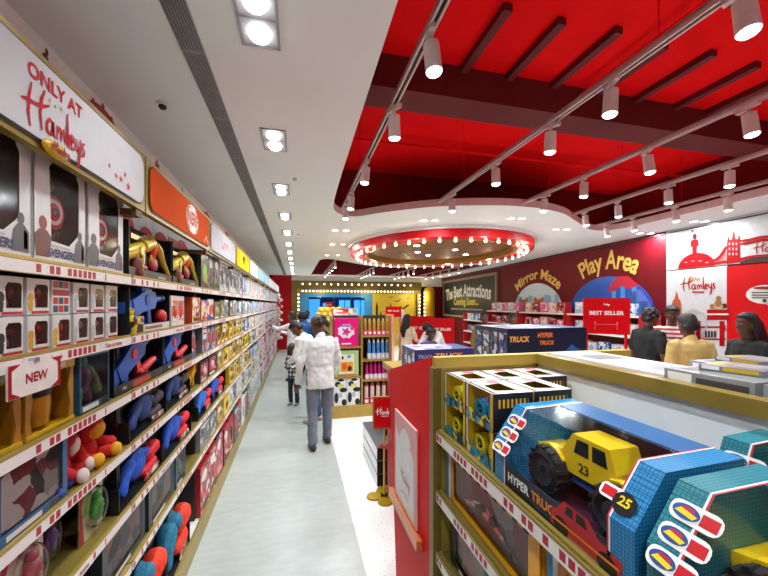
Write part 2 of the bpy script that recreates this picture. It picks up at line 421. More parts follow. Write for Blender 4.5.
# ---------------------------------------------------------------- lamps
LAMP = emit('#f6faff', 16.0, 'lamp_glow')
def light(kind, name, loc, power, size=.1, spot=None, col=(.88, .985, 1.0), tilt=None, blend=.6):
    l = bpy.data.lights.new(name, kind); l.energy = power; l.color = col
    if kind == 'AREA': l.shape = 'DISK'; l.size = size
    else: l.shadow_soft_size = size
    if kind == 'SPOT': l.spot_size = math.radians(spot); l.spot_blend = blend
    o = bpy.data.objects.new(name, l); C.objects.link(o); o.location = loc
    if tilt: o.rotation_euler = tilt
    return o
ORD = ['first', 'second', 'third', 'fourth', 'fifth', 'sixth', 'seventh', 'eighth', 'ninth', 'tenth', 'eleventh', 'twelfth', 'thirteenth', 'fourteenth', 'fifteenth']
hm = MB(); w_, l_ = .085, .17
hm.holed([(-w_, -l_), (w_, -l_), (w_, l_), (-w_, l_)], [[(-w_+.012, -l_+.012), (w_-.012, -l_+.012), (w_-.012, -.006), (-w_+.012, -.006)], [(-w_+.012, .006), (w_-.012, .006), (w_-.012, l_-.012), (-w_+.012, l_-.012)]], lambda a, b: (a, b, -.006))
for x0, x1, y0, y1 in ((-w_, -w_+.006, -l_, l_), (w_-.006, w_, -l_, l_), (-w_, w_, -l_, -l_+.006), (-w_, w_, l_-.006, l_)): hm.box(x0, x1, y0, y1, -.008, 0)
TW_FR = hm.mesh('trim_frame', mat('#8f9092', .4, .3))
TW_BK = MB().box(-w_+.006, w_-.006, -l_+.006, l_-.006, -.003, -.001).mesh('reflector', mat('#b9b9b9', .3))
lm = MB(); lm.ell((0, 0, -.012), (.047, .047, .024), 0, 20, 9); TW_L = lm.mesh('lamp', LAMP, smooth=40)
def twin(x, y, label, power, group='twin downlights over the aisle', single=False):
    t = thing('twin_downlight', label, 'ceiling light', (x, y, CEIL), 0, group)
    link('trim_frame', TW_FR, t); link('reflector', TW_BK, t)
    link('lamp', TW_L, t, (0, -l_/2, 0)); link('lamp', TW_L, t, (0, l_/2, 0))
    if power: light('SPOT', 'downlight_beam', (x, y, CEIL-.03), power*1.9, .06, 130, blend=.85)
for k in range(1, 4):  # out of view, added so more light bounces onto the ceiling
    twin(-.16, .42-1.13*k, 'unseen twin downlight added to the aisle row, %s behind the camera' % ORD[k], 60)
for k in range(13):
    y = 1.55+1.13*(k-1)
    twin(-.16, y, 'twin square downlight over the grey aisle, %s from the camera' % ORD[k] if k else 'twin square downlight in the aisle row, just behind the camera', 34 if k < 4 else 46)
sm = MB(); sm.torus((0, 0, -.004), .055, .008, 2, 24, 6); SD_R = sm.mesh('trim_ring', mat('#d8d8d8', .4), smooth=50)
sm = MB(); sm.cyl((0, 0, -.001), (0, 0, -.008), .05, .046, 20); SD_L = sm.mesh('lamp', LAMP, smooth=40)
def spotlet(px, py, label, power=0):
    d = F*(CEIL-H)/(HOR-py); x, y = at_d(px, d)
    t = thing('round_downlight', label, 'ceiling light', (x, y, CEIL), 0, 'round downlights around the ring lamp')
    link('trim_ring', SD_R, t); link('lamp', SD_L, t)
    if power: light('AREA', 'downlight_beam', (x, y, CEIL-.03), power, .1)
for q, (x, y) in enumerate(((5.6, -3.4), (5.6, -1.2), (5.6, .4), (5.6, 2.0))):  # unseen downlights added to brighten the near ceiling
    twin(x, y, 'unseen twin downlight added outside the recess, %s around the camera end' % ORD[q], 34, 'added unseen downlights around the red recess')
where = ['before the aisle bend', 'left of the ring lamp', 'beside the far recess', 'over the near rim of the ring lamp', 'above the maze arch', 'above the play arch', 'before the mural', 'over the mural corner']
for (px, py), wh in zip(((335, 230), (332, 244), (327, 255), (424, 220), (511, 218), (556, 229), (640, 233), (694, 221)), where):
    for q, s in ((0, 'left one'), (1, 'right one')):
        spotlet(px+q*11, py, 'small round downlight %s, %s of its pair' % (wh, s), 16)

# track lighting
TZ = 3.12
SP_B = MB().cyl((0, 0, -.055), (0, 0, -.185), .036, .038, 20).mesh('lamp_body', mat('#e2dad8', .45), smooth=40)
a_ = MB(); a_.box(-.014, .014, -.06, .06, -.025, 0); a_.cyl((0, 0, -.02), (0, 0, -.06), .01, None, 10); SP_A = a_.mesh('adapter', mat('#d4c8c6', .45))
s_ = MB(); s_.ell((0, 0, -.186), (.035, .035, .016)); SP_L = s_.mesh('lens', emit('#f8faff', 12, 'spot_glow'), smooth=60)
TRK = mat('#cbb9b8', .4, .1)
def track(x, y0, y1, label):
    o = thing('track_rail', label, 'lighting track', (x, (y0+y1)/2, TZ)); hl = (y1-y0)/2
    m = MB(); m.box(-.02, -.009, -hl, hl, 0, .03); m.box(.009, .02, -hl, hl, 0, .03); m.box(-.02, .02, -hl, hl, .024, .034); m.build('rail', TRK, o)
    MB().box(-.009, .009, -hl, hl, .010, .0235).build('slot', BLACK, o)
    y = -hl+.3
    while y < hl:
        m = MB(); m.tube([(0, y, .03), (0, y, 3.75-TZ if y1 < 8 else 3.9-TZ)], .003, 6); m.build('hanger', RED_C, o); y += 2.0
def tspot(x, y, label, power, rot=(0, 0), group='track spotlights in the red recess', tilt=True):
    t = thing('track_spotlight', label, 'spotlight', (x, y, TZ), rnd.uniform(-.4, .4), group)
    t.rotation_euler = (rnd.uniform(-.12, .12), rnd.uniform(-.12, .12), rnd.uniform(-.5, .5)) if tilt else (0, 0, 0)
    link('adapter', SP_A, t); link('lamp_body', SP_B, t); link('lens', SP_L, t)
    if power: light('SPOT', 'spot_beam', (x, y, TZ-.215), power, .035, 105, tilt=(t.rotation_euler.x, t.rotation_euler.y, 0))
tn = ['beside the white aisle ceiling', 'next along from the aisle', 'in the middle of the recess', 'next before the far edge', 'along the far right edge']
TX = [.58, 1.67, 2.69, 3.69, 4.6]
TYE = [4.55, 3.95, 3.75, 4.05, 4.55]
SPY = [(-3, -1.2, .5, 1.48, 2.08, 2.94, 3.78, 4.26), (-3, -1.2, .2, .98, 1.557, 2.03, 2.71, 3.6), (-3, -1.2, 0.6, 1.55, 2.19, 2.81, 3.36), (.4, 1.4, 2.25, 2.78, 3.36, 3.85), (1.2, 2.83, 3.38, 3.95, 4.4)]  # lowest values on each track: unseen spots added for light
for i in range(5):
    track(TX[i], Y0+.5, TYE[i], 'white lighting track %s under the red recess' % tn[i])
    ys = sorted(SPY[i], reverse=True)
    for k, y in enumerate(ys):
        tspot(TX[i], y, 'white spotlight on the track %s, %s from its far end' % (tn[i], ORD[k]), 62 if i < 4 else 30)
for i, x in enumerate((1.05, 2.5, 3.9, 5.2)):
    y0 = (9.75, 11.3, 11.2, 10.4)[i]
    track(x, y0, 14.5, 'white lighting track in the far recess, %s from the aisle' % ORD[i])
    for k in range(5):
        tspot(x, y0+.25+(14.2-y0)*k/5, 'white spotlight on the %s far track, %s along it' % (ORD[i], ORD[k]), 55, group='track spotlights in the far recess', tilt=False)

# ring lamp
RC = (2.86, 6.95); RA, RB = 1.79, 2.15
t = thing('ring_lamp', 'big red ring lamp studded with glowing bulbs hanging from the white ceiling', 'ring lamp', (RC[0], RC[1], CEIL))
def ell_ring(m, a0, b0, z0, a1, b1, z1, mi=0, n=72):
    for k in range(n):
        c0, s0, c1, s1 = math.cos(2*PI*k/n), math.sin(2*PI*k/n), math.cos(2*PI*(k+1)/n), math.sin(2*PI*(k+1)/n)
        m.poly([(a0*c0, b0*s0, z0), (a0*c1, b0*s1, z0), (a1*c1, b1*s1, z1), (a1*c0, b1*s0, z1)], mi)
m = MB(); ell_ring(m, RA, RB, 0, RA, RB, -.17); ell_ring(m, RA, RB, -.17, RA-.3, RB-.3, -.17); ell_ring(m, RA-.3, RB-.3, -.17, RA-.3, RB-.3, -.06)
m.build('ring_band', mat('#b4000c', .5, spec=.2), t, smooth=40)
m = MB(); ell_ring(m, RA+.05, RB+.05, 0, RA+.05, RB+.05, -.05); ell_ring(m, RA+.05, RB+.05, -.05, RA, RB, -.05); m.build('white_molding', WHITE, t, smooth=40)
m = MB(); ell_ring(m, RA-.3, RB-.3, -.061, .01, .01, -.061); m.build('gold_inner_panel', mat('#7d4c14', .6, .1, var=.35, scale=6), t)
m = MB(); ell_ring(m, RA-.3, RB-.3, -.17, RA-.3, RB-.3, -.175); ell_ring(m, RA-.3, RB-.3, -.175, RA-.36, RB-.36, -.165); ell_ring(m, RA-.36, RB-.36, -.165, RA-.36, RB-.36, -.062); m.build('gold_rim', mat('#a57822', .3, .4), t, smooth=40)
bm_ = MB(); bm_.ell((0, 0, -.042), (.026, .026, .03)); bm_.cyl((0, 0, 0), (0, 0, -.02), .017, None, 10); BULB = bm_.mesh('bulb', emit('#ffe2b8', 7, 'bulb_glow'), smooth=60)
nb = 44
for k in range(nb):
    a = 2*PI*k/nb; link('bulb', BULB, t, ((RA-.12)*math.cos(a), (RB-.12)*math.sin(a), -.168))
for q in range(10):
    a = 2*PI*q/10+.3; light('POINT', 'ring_glow', (RC[0]+(RA-.12)*math.cos(a), RC[1]+(RB-.12)*math.sin(a), CEIL-.27), 9, .06, col=(1, .8, .55))
for (dx, dy) in ((-.6, -.5), (.35, -.2), (.1, .7), (-.3, .3), (.9, .4)):
    link('inner_spotlight', MB().cyl((0, 0, -.062), (0, 0, -.075), .055, None, 16).mesh('inner_spotlight', LAMP), t, (dx, dy, 0))

# small ceiling camera and sensors
t = thing('ceiling_camera', 'small black dome camera on the white ceiling above the orange sign', 'camera', (-.78, 2.35, CEIL))
MB().cyl((0, 0, 0), (0, 0, -.015), .035).build('base', WHITE, t); m = MB(); m.ell((0, 0, -.02), (.022, .022, .02)); m.build('dome', BLACK, t, smooth=60)
for i, (x, y) in enumerate(((-.02, 3.45), (.02, 6.2))):
    o = MB().cyl((0, 0, 0), (0, 0, -.02), .018).build('smoke_sensor', mat('#b9b9b9'), None, (x, y, CEIL)); tag(o, 'tiny grey sensor on the white ceiling, %s the twin downlight row' % ('near beside' if i == 0 else 'far along'), 'sensor')

# ---------------------------------------------------------------- mall entrance at the back
t = thing('entrance_arch', 'gold entrance arch lined with small white bulbs at the end of the aisle', 'arch', (0, YB, 0))
m = MB()
z1 = 2.88
m.box(EX0-.0, EX0+.22, -.16, 0, 0, z1); m.box(EX0+.22, 5.5, -.16, 0, EZ-.14, z1); m.build('gold_frame', mat('#6e5c28', .35, .4), t)
m = MB(); m.box(EX0+.22, EX0+.34, -.06, .1, 0, EZ-.16); m.box(EX0+.34, 5.35, -.06, .1, EZ-.34, EZ-.16); m.box(5.35, 5.5, -.06, .1, 0, EZ-.16); m.build('inner_frame', mat('#94803c', .35, .4), t)
bb = MB().ell((0, -.02, 0), (.032, .032, .032), 0, 10, 6).mesh('bulb', emit('#fff1dc', 7, 'arch_bulb_glow'), smooth=60)
for k in range(34):
    x = EX0+.45+k*.148
    link('bulb', bb, t, (x, -.075, EZ-.25))
    if k % 2 == 0: link('bulb', bb, t, (x, -.175, EZ+.04))
for k in range(10):
    link('bulb', bb, t, (EX0+.28, -.075, EZ-.4-k*.16)); link('bulb', bb, t, (5.42, -.075, EZ-.4-k*.16))
for x in (1, 3, 5): light('POINT', 'arch_glow', (x, YB-.45, EZ-.45), 20, .08, col=(1, .85, .6))
# fluted golden column
t = thing('lit_column', 'round yellow lit column with a row of bulbs beside the entrance arch', 'column', (5.85, YB-.2, 0))
m = MB(); m.cyl((0, 0, 0), (0, 0, 2.5), .26, .26, 28); m.ell((0, 0, 2.5), (.26, .26, .18)); m.build('shaft', mat('#c9a01c', .35, .3), t, smooth=40)
for k in range(8): link('bulb', bb, t, (-.27, -.12, 2.4-k*.17))
light('POINT', 'column_glow', (5.45, YB-.5, 2.2), 16, .06, col=(1, .8, .3))
# shop front in the entrance and the mall beyond it
BLUE = mat('#3f9ad2', .45)
t = thing('entrance_screen', 'blue framed glass screen standing under the entrance arch', 'glass screen', (0, YB+.25, 0))
m = MB(); m.box(-.02, .48, 0, .06, 0, 2.4); m.box(2.95, 3.3, 0, .06, 0, 2.4); m.box(.48, 2.95, 0, .06, 2.2, 2.4); m.box(.48, 2.95, 0, .06, 0, .4); m.build('blue_frame', BLUE, t)
MB().box(.48, 2.95, .02, .04, .4, 2.2).build('glass_pane', clear('blue_glass', .04, '#8ec4e8'), t)
m = MB(); m.box(1.55, 1.6, 0, .06, .4, 2.2); m.box(2.3, 2.34, 0, .06, .4, 2.2); m.build('mullion', mat('#123a5e'), t)
t = thing('skyline_screen', 'mustard yellow panel with dark bird and tower silhouettes under the arch', 'wall panel', (0, YB+.22, 0))
MB().box(3.3, 5.36, 0, .08, 0, 2.42).build('panel', mat('#d8b934', .5), t)
m = MB(); fy = fr_y(-.004); DK = mat('#2a220e', .6)
for cx, cz, s in ((4.45, 2.02, .2), (4.75, 1.72, .32), (4.15, 2.2, .13), (3.9, 1.55, .12), (5.0, 2.15, .12)):
    m.holed([(cx-s, cz+s*.1), (cx-s*.4, cz+s*.25), (cx, cz), (cx+s*.5, cz+s*.42), (cx+s, cz+s*.5), (cx+s*.5, cz+s*.1), (cx+s*.1, cz-s*.2), (cx-s*.4, cz)], [], fy)
for cx, hh in ((3.5, 2.0), (3.68, 1.6), (4.15, 1.95)):
    m.poly([fy(cx-.05, 1.0), fy(cx+.05, 1.0), fy(cx+.05, hh-.2), fy(cx, hh), fy(cx-.05, hh-.2)])
m.build('silhouette', DK, t)
struct(MB().box(-1, 8.2, YB+3.3, YB+3.4, 0, 3.6).build('exterior_wall', mat('#12304d', .5)))
struct(MB().box(-1, 8.2, YB+.3, YB+3.4, 3.2, 3.3).build('ceiling', mat('#20303c', .7)))
struct(MB().box(-1.1, -1, YB, YB+3.4, 0, 3.6).build('exterior_wall', mat('#12304d', .5)))
struct(MB().box(8.2, 8.3, YB, YB+3.4, 0, 3.6).build('exterior_wall', mat('#12304d', .5)))
for i, (x0, x1, z0, z1) in enumerate(((.0, 1.15, 1.05, 2.15), (1.3, 1.75, 1.2, 1.95), (2.15, 2.75, 1.1, 2.1), (2.95, 3.6, 1.1, 2.1))):
    o = thing('lit_shop_window', 'glowing blue-white shop window across the mall, %s from the red wall' % ORD[i], 'shop window', ((x0+x1)/2, YB+3.26, 0))
    w = (x1-x0)/2
    MB().box(-w, w, 0, .03, z0, z1).build('lit_pane', emit('#bfe2ff', 2.2, 'shop_glow'), o)
    m = MB(); m.box(-w-.05, w+.05, -.02, .02, z1, z1+.05); m.box(-w-.05, w+.05, -.02, .02, z0-.05, z0); m.box(-w-.05, -w, -.02, .02, z0, z1); m.box(w, w+.05, -.02, .02, z0, z1); m.box(-.02, .02, -.02, .02, z0, z1); m.build('frame', mat('#1b5c93'), o)
light('AREA', 'mall_daylight', (2.5, YB+2, 3.1), 120, 1.5, col=(.55, .8, 1))
# ================================================================= RIGHT WALL GRAPHICS
INK = mat('#a8000e', .5, spec=.2); BRICK = mat('#a92418', .5)
def on_wall(name, label, cat, px):
    s, p, d = wall_pt(px)
    o = thing(name, label, cat, (p.x, p.y, 0), -PHI); return o, s, d
def zat(px, py): return zof(py, wall_pt(px)[2])
# black announcement board
s0, s1 = wall_s(445), wall_s(497); sm_ = (s0+s1)/2; hw = (s0-s1)/2
pc = P0+U*sm_; zt = (zat(445, 283)+zat(497, 275.5))/2; zb = 1.45
t = thing('announcement_board', 'black announcement board with white lettering in a cream frame on the red wall', 'board', (pc.x, pc.y, 0), -PHI)
MB().box(-.05, 0, -hw, hw, zb, zt).build('panel', mat('#15181a', .5), t)
m = MB(); f = .09
m.box(-.07, 0, -hw-f, -hw, zb-f, zt+f); m.box(-.07, 0, hw, hw+f, zb-f, zt+f); m.box(-.07, 0, -hw, hw, zt, zt+f); m.box(-.07, 0, -hw, hw, zb-f, zb); m.build('frame', mat('#8f7d6a', .5), t)
fr = fr_x(-.056, 0, 0, -1); m = MB(); zc = (zb+zt)/2
add_text(m, 'The Best Attractions', .66, fr, 0, (0, zc+.26), wide=hw*2*.9/(.62*9.2), bold=.03, arc=14)
add_text(m, 'Coming Soon...', .38, fr, 1, (0, zc-.16), bold=.03); m.box(-.058, -.056, -1.5, 1.5, zb+.22, zb+.27, 2)
m.build('lettering', [mat('#eeeae2'), mat('#e3d23c'), mat('#9b9b98')], t, fix=False)
# two arch graphics
def arch(px0, px1, pyt, base, word, label, kind):
    s0, s1 = wall_s(px0), wall_s(px1); sm = (s0+s1)/2; R = (s0-s1)/2; pc = P0+U*sm
    pxm = (px0+px1)/2; zt = zat(pxm, pyt)
    t = thing('arch_mural', label, 'mural', (pc.x, pc.y, 0), -PHI); fr = fr_x(-.012, 0, 0, -1); hz = zt-base
    ark = [(-R, base)]+[(R*math.cos(PI-PI*k/24), base+hz*math.sin(PI-PI*k/24)) for k in range(1, 24)]+[(R, base)]
    full = [(-R, .15)]+ark+[(R, .15)]
    m = MB(); m.holed(full, [], fr); m.prism([(-p[0], p[1]) for p in full], 0, -.01, 0, 0)
    fr2 = fr_x(-.016, 0, 0, -1); a = MB()
    if kind == 'maze':
        m.build('mural_panel', mat('#cfe3ee', .3), t)
        for x, w in ((-.75, .12), (-.25, .1), (.45, .14), (.8, .08)):
            x *= R; w *= R*1.3; a.poly([fr2(x-w, base-.2), fr2(x+w, base-.2), fr2(x+w*.8, base+hz*.55), fr2(x-w*.6, base+hz*.6)], 0)
        fr3 = fr_x(-.02, 0, 0, -1)
        for x in (-.55, .12):
            a.disc((x*R, base+.16), .2, .18, fr3, 1); a.disc((x*R-.15, base+.32), .07, .07, fr3, 1); a.disc((x*R+.15, base+.32), .07, .07, fr3, 1); a.poly([fr3(x*R-.22, base-.3), fr3(x*R+.22, base-.3), fr3(x*R+.18, base+.05), fr3(x*R-.18, base+.05)], 1)
        for x in (.5, .75, -.85): a.poly([fr3(x*R-.16, base-.2), fr3(x*R+.16, base-.2), fr3(x*R+.2, base+.12), fr3(x*R, base+.02), fr3(x*R-.2, base+.14)], 2)
        a.build('printed_picture', [mat('#8ebfdd'), mat('#b5752c'), mat('#20609a')], t, fix=False)
    else:
        m.build('mural_panel', mat('#1553b5', .3), t)
        a.holed([(x*R, base+y*hz) for x, y in ((.05, .55), (.1, .8), (.3, .98), (.5, .96), (.72, .7), (.5, .62), (.35, .72), (.2, .6))], [], fr2, 0)
        for x in (.18, .38, .62): a.poly([fr2(x*R-.05, base-.2), fr2(x*R+.05, base-.2), fr2(x*R+.05, base+hz*.72), fr2(x*R-.05, base+hz*.72)], 1)
        a.holed([(.55*R, base-.2), (.98*R, base-.2), (.94*R, base+.25*hz), (.75*R, base+.6*hz), (.58*R, base+.55*hz)], [], fr2, 2)
        a.build('printed_picture', [mat('#c81838'), mat('#4f8fd4'), mat('#5d6fc8')], t, fix=False)
    m = MB(); sz = .36 if kind == 'maze' else .50
    wd = R*1.75/(sz*(5.1 if kind == 'maze' else 4.3))*(1.15 if kind == 'maze' else .95)
    add_text(m, word, sz, fr, 0, (0, zt+sz*.62), wide=wd, bold=.025, arc=R*1.25+.2)
    m.build('lettering', mat('#e9c25a', .4), t, fix=False)
arch(515, 563, 283, zat(539, 312), 'Mirror Maze', 'mirror maze arch mural of pale curtains and brown toy bears on red wall', 'maze')
arch(571, 655, 276, zat(613, 313), 'Play Area', 'blue play area arch mural with a pink topped slide on the red wall', 'play')
# white mural
sA = wall_s(667); pA = P0+U*sA; zmid = zat(667, 270.5); LW = sA+1.8
t = thing('skyline_mural', 'white wall mural with red guardsman, dome and tower bridge skyline under the ceiling', 'mural', (pA.x, pA.y, 0), -PHI)
MB().box(-.012, 0, -LW, 0, zmid, CEIL).build('white_panel', mat('#c9c9cc', .5), t)
def wall_xy(px, py):
    s, p, d = wall_pt(px); return (sA-s, zof(py, d))
W_ = wall_xy
def wline(px): return HOR-(zmid-H)/wall_pt(px)[2]*F
def wel(c, rx, ry, n=20, a0=0, a1=2*PI): return [W_(c[0]+rx*math.cos(a0+(a1-a0)*k/n), c[1]-ry*math.sin(a0+(a1-a0)*k/n)) for k in range(n+1)]
def wrect(x0, x1, y0, y1): return [W_(x0, y1), W_(x1, y1), W_(x1, y0), W_(x0, y0)]
fr = fr_x(-.016, 0, 0, -1); fw = fr_x(-.018, 0, 0, -1); fv = fr_x(-.020, 0, 0, -1); a = MB()
a.holed([W_(697.5-18.5*math.cos(PI*k/20), wline(697.5-18.5*math.cos(PI*k/20))-.3-14.5*math.sin(PI*k/20)) for k in range(21)], [], fr, 0)
a.holed([W_(*p) for p in ((693.2, 254), (697.8, 254), (697.8, 246), (699.6, 247), (699.6, 241), (698, 239.4), (693.3, 239.6), (691.6, 241.4), (691.6, 248), (693.2, 246.4))], [], fr, 0)
a.poly([fr(*p) for p in wel((695.6, 236.6), 2.2, 3.0, 12)[:-1]], 1); a.poly([fr(*p) for p in wel((693.5, 231), 1.6, 1.0, 10)[:-1]], 1)
for q in range(4): a.poly([fw(*p) for p in wel((687+q*7, 262.5-1.5*(q in (1, 2))), 1.6, .5, 8)[:-1]], 2)
a.holed([W_(*p) for p in ((727.5, 264), (741, 262), (740.5, 239), (740, 234), (738.6, 239), (736.2, 239), (734.3, 229.5), (732.6, 239.5), (730.4, 240), (729.2, 235), (728, 240.5))], [], fr, 0)
a.holed([W_(*p) for p in ((714, 264.8), (727.5, 263.2), (741, 261.6), (752, 257.5), (775, 255.6), (800, 256), (800, 253.5), (775, 253.4), (752, 255.5), (741, 258), (727, 260.6), (714, 262.6))], [], fw, 0)
a.holed([W_(*p) for p in ((741, 262), (752, 257.6), (775, 255.8), (800, 256), (800, 259), (741, 264))], [], fr, 1)
a.ribbon([W_(714+k*1.35, 260.5-14.5*(k/10)**1.8) for k in range(11)], .04, fr, 0)
for k in range(2, 10): a.ribbon([W_(714+k*1.35, 260.5-14.5*(k/10)**1.8), W_(714+k*1.35, 262.6-k*.15)], .012, fw, 0)
for dy in (0, 3.2): a.ribbon([W_(740+k*6, 241+dy-k*.9+.5*math.sin(k*1.3)) for k in range(11)], .035, fr, 0)
for k in range(1, 28): a.ribbon([W_(740+k*2.1, 241.2-k*.315), W_(740+k*2.1+1, 244.2-k*.33)], .014, fw, 0)
for qy in (244, 249, 254):
    for qx in (730.5, 734, 737.5): a.poly([fw(*p) for p in wrect(qx-.7, qx+.7, qy-1.2, qy+1.2)], 2)
ssz = (W_(790, 247)[0]-W_(753, 247)[0])/1.13; add_script(a, ssz, fr, 0, W_(772, 247.5), .045)
a.build('printed_skyline', [INK, mat('#3a0a0e'), mat('#d8a0a0')], t, fix=False)
x1 = W_(727.5, 300)[0]
t = thing('logo_mural', 'white wall panel with red script lettering above a clock tower and wheel', 'mural', (pA.x, pA.y, 0), -PHI)
MB().box(-.012, 0, -x1, 0, .1, zmid-.015).build('white_panel', mat('#cdcdd0', .5), t)
a = MB(); add_script(a, (W_(716, 285)[0]-W_(681, 285)[0])/1.13, fr, 0, W_(698, 285), .045)
a.poly([fr(*p) for p in wrect(693, 705, 291.3, 292.9)], 0)
for k in range(4): a.star(W_(690+k*3.2, 279.5-math.sin(k)), .035, fr, 3)
a.holed([W_(*p) for p in ((671.5, 322), (683, 322), (682, 305), (681, 300), (679.6, 299), (677.4, 290.5), (675.2, 299), (673.8, 300), (672.6, 305))], [], fr, 2)
a.poly([fw(*p) for p in wel((677.3, 310.5), 2.6, 3, 14)[:-1]], 4)
for k in range(24): a.ribbon([W_(695, 324), W_(695+12.5*math.cos(k*PI/12), 324-14*math.sin(k*PI/12))], .008, fr, 1)
a.ribbon([W_(695+12.5*math.cos(k*PI/18), 324-14*math.sin(k*PI/18)) for k in range(37)], .03, fw, 1)
for y0, y1 in ((309.5, 313.5), (315, 320)): a.poly([fw(*p) for p in wrect(708, 730.5, y0, y1)], 0)
a.poly([fw(*p) for p in wrect(709, 729.5, 313.5, 315)], 4)
for qx, qy, r, mi in ((713, 306.5, 2.6, 5), (719, 303.5, 3.6, 5), (725.5, 306, 2.6, 6), (719.5, 298.5, 2.6, 5), (716, 307.5, 2, 3), (722.5, 307, 2, 3)): a.poly([fw(*p) for p in wel((qx, qy), r, r, 12)[:-1]], mi)
for x0, xx1 in ((697, 701.6), (720.5, 725.5)): a.poly([fv(*p) for p in wrect(x0, xx1, 321, 346)], 0)
a.poly([fw(*p) for p in wrect(697, 725, 326.2, 328)], 0); a.poly([fv(*p) for p in wrect(692, 727, 338.5, 340)], 0)
a.ribbon([W_(725.5+k*.2, 325+k*1.2) for k in range(6)], .02, fv, 0)
for k in range(4): a.poly([fv(*p) for p in wrect(706+k*3, 708+k*3, 331, 337.5)], 6)
a.build('printed_picture', [INK, mat('#b9bcc0'), mat('#b4502a'), mat('#c9a24a'), mat('#efe9dc'), mat('#9a6a38'), mat('#2a1a1a')], t, fix=False)
t = thing('speech_bubble_panel', 'bright red wall panel with a white speech bubble beside the white mural', 'wall panel', (pA.x, pA.y, 0), -PHI)
MB().box(-.014, 0, -LW, -x1, .1, zmid-.03).build('red_panel', mat('#cc000a', .5, spec=.2, var=.02), t)
a = MB(); a.poly([fw(*p) for p in wel((767, 294.5), 20, 9.5, 28)[:-1]], 0); a.holed([W_(762, 302), W_(772, 302), W_(776, 308)], [], fw, 0)
f3 = fr_x(-.023, 0, 0, -1); a.poly([f3(*p) for p in wel((767, 288), 13, 1.6, 16)[:-1]], 1)
for k in range(3): a.poly([f3(*p) for p in wrect(753, 778-k*3, 292+k*2.6, 293.1+k*2.6)], 2)
a.poly([f3(*p) for p in wrect(764, 768, 299, 302)], 2)
a.build('speech_bubble', [mat('#ece8e6'), mat('#8a1018'), mat('#33363a')], t, fix=False)
struct(MB().box(-.03, 0, -5.6, 13.4, CEIL-.05, CEIL-.035).build('trim_3', mat('#3a3234'), None, (P0.x, P0.y, 0), -PHI))

# ================================================================= LEFT WALL SHELVING
XF = -.758                       # shelf lips
SH = [2.028, 1.752, 1.49, 1.245, .965, .69]
DECK = .15
BY = [.62+1.25*k for k in range(-1, 12)]     # bay joints; index 0 is the bay beside the camera
NB = 12
BAYW = ['beside the camera', 'under white sign', 'under orange sign', 'under grey sign', 'under yellow sign', 'past yellow sign'] + ['in %s bay' % w for w in ('sixth', 'seventh', 'eighth', 'ninth', 'tenth', 'last')]
SHW = ['top', 'second', 'third', 'fourth', 'fifth', 'sixth', 'bottom']
sb = MB(); sb.box(0, .35, -.62, .62, -.028, 0); SHELF = sb.mesh('shelf', mat('#8d7a3a', .4, .3))
sb = MB(); sb.box(.3525, .3575, -.615, .615, -.002, .008); sb.box(.342, .353, -.62, .62, -.04, .003); LIP = sb.mesh('lip', mat('#b59c48', .35, .4))
ps = MB(); ps.box(.0, .003, -.618, .618, -.0175, .0175); STRIP = ps.mesh('price_strip', strip_mat())
bp = MB().box(.0, .012, -.622, .622, .0, 2.27).mesh('back_panel', mat('#17181b', .6))
tp = MB(); tp.box(0, .012, -.622, .622, 2.27, 2.98, 0); fx = fr_x(.0125)
for c, r in ((-.45, .2), (.1, .26), (.5, .16)): tp.disc((c, 2.40), r*.8, r*.5, fx, 1, 24)
tp.poly([fx(-.3, 2.28), fx(-.02, 2.28), fx(-.02, 2.5), fx(-.3, 2.5)], 2)
TOPP = tp.mesh('printed_top_panel', [mat('#dedee0'), mat('#c91626'), mat('#d9555a')], fix=False)
UPR = MB().box(0, .30, -.006, .006, 0, 2.27).mesh('upright', mat('#2a2926', .5))
km = MB(); km.box(0, .362, -.622, .622, 0, .13, 0); km.box(.0, .35, -.622, .622, .13, DECK, 1); km.box(.35, .366, -.622, .622, 0, DECK+.012, 2)
KICK = km.mesh('base_plinth', [GOLD, WHITE, GOLD])
BR = MB().box(0, .40, -.03, .03, 2.30, 2.33).mesh('sign_bracket', mat('#6b4a2c', .5))
XB = XW+.005
for k in range(NB):
    yc = (BY[k]+BY[k+1])/2
    t = thing('shelving_bay', 'gold wall shelving bay with red and white price strips, %s' % BAYW[k], 'shelving', (XB, yc, 0))
    link('back_panel', bp, t); link('top_panel', TOPP, t); link('base_plinth', KICK, t); link('upright', UPR, t, (.012, -.616, 0)); link('upright', UPR, t, (.012, .616, 0)); link('sign_bracket', BR, t, (.012, .585, 0))
    for z in SH:
        s = link('shelf', SHELF, t, (.012, 0, z)); link('lip', LIP, s)
        link('price_strip', STRIP, s, (.3535, 0, -.021))
    if k in (1, 2):
        for i, y in ((1, .05), (1, .45), (4, -.2), (4, .2)):
            m = MB(); add_text(m, 'Take us home', .024, fr_x(.3592, 0, -.021), 0, (y, 0), bold=.02)
            m2 = MB(); m2.box(.3566, .3582, y-.1, y+.1, SH[i]-.038, SH[i]-.004)
            m2.build('price_tag', mat('#eee9e6'), t, (.012, 0, 0)); m.build('lettering', INK, t, (.012, 0, SH[i]), fix=False)
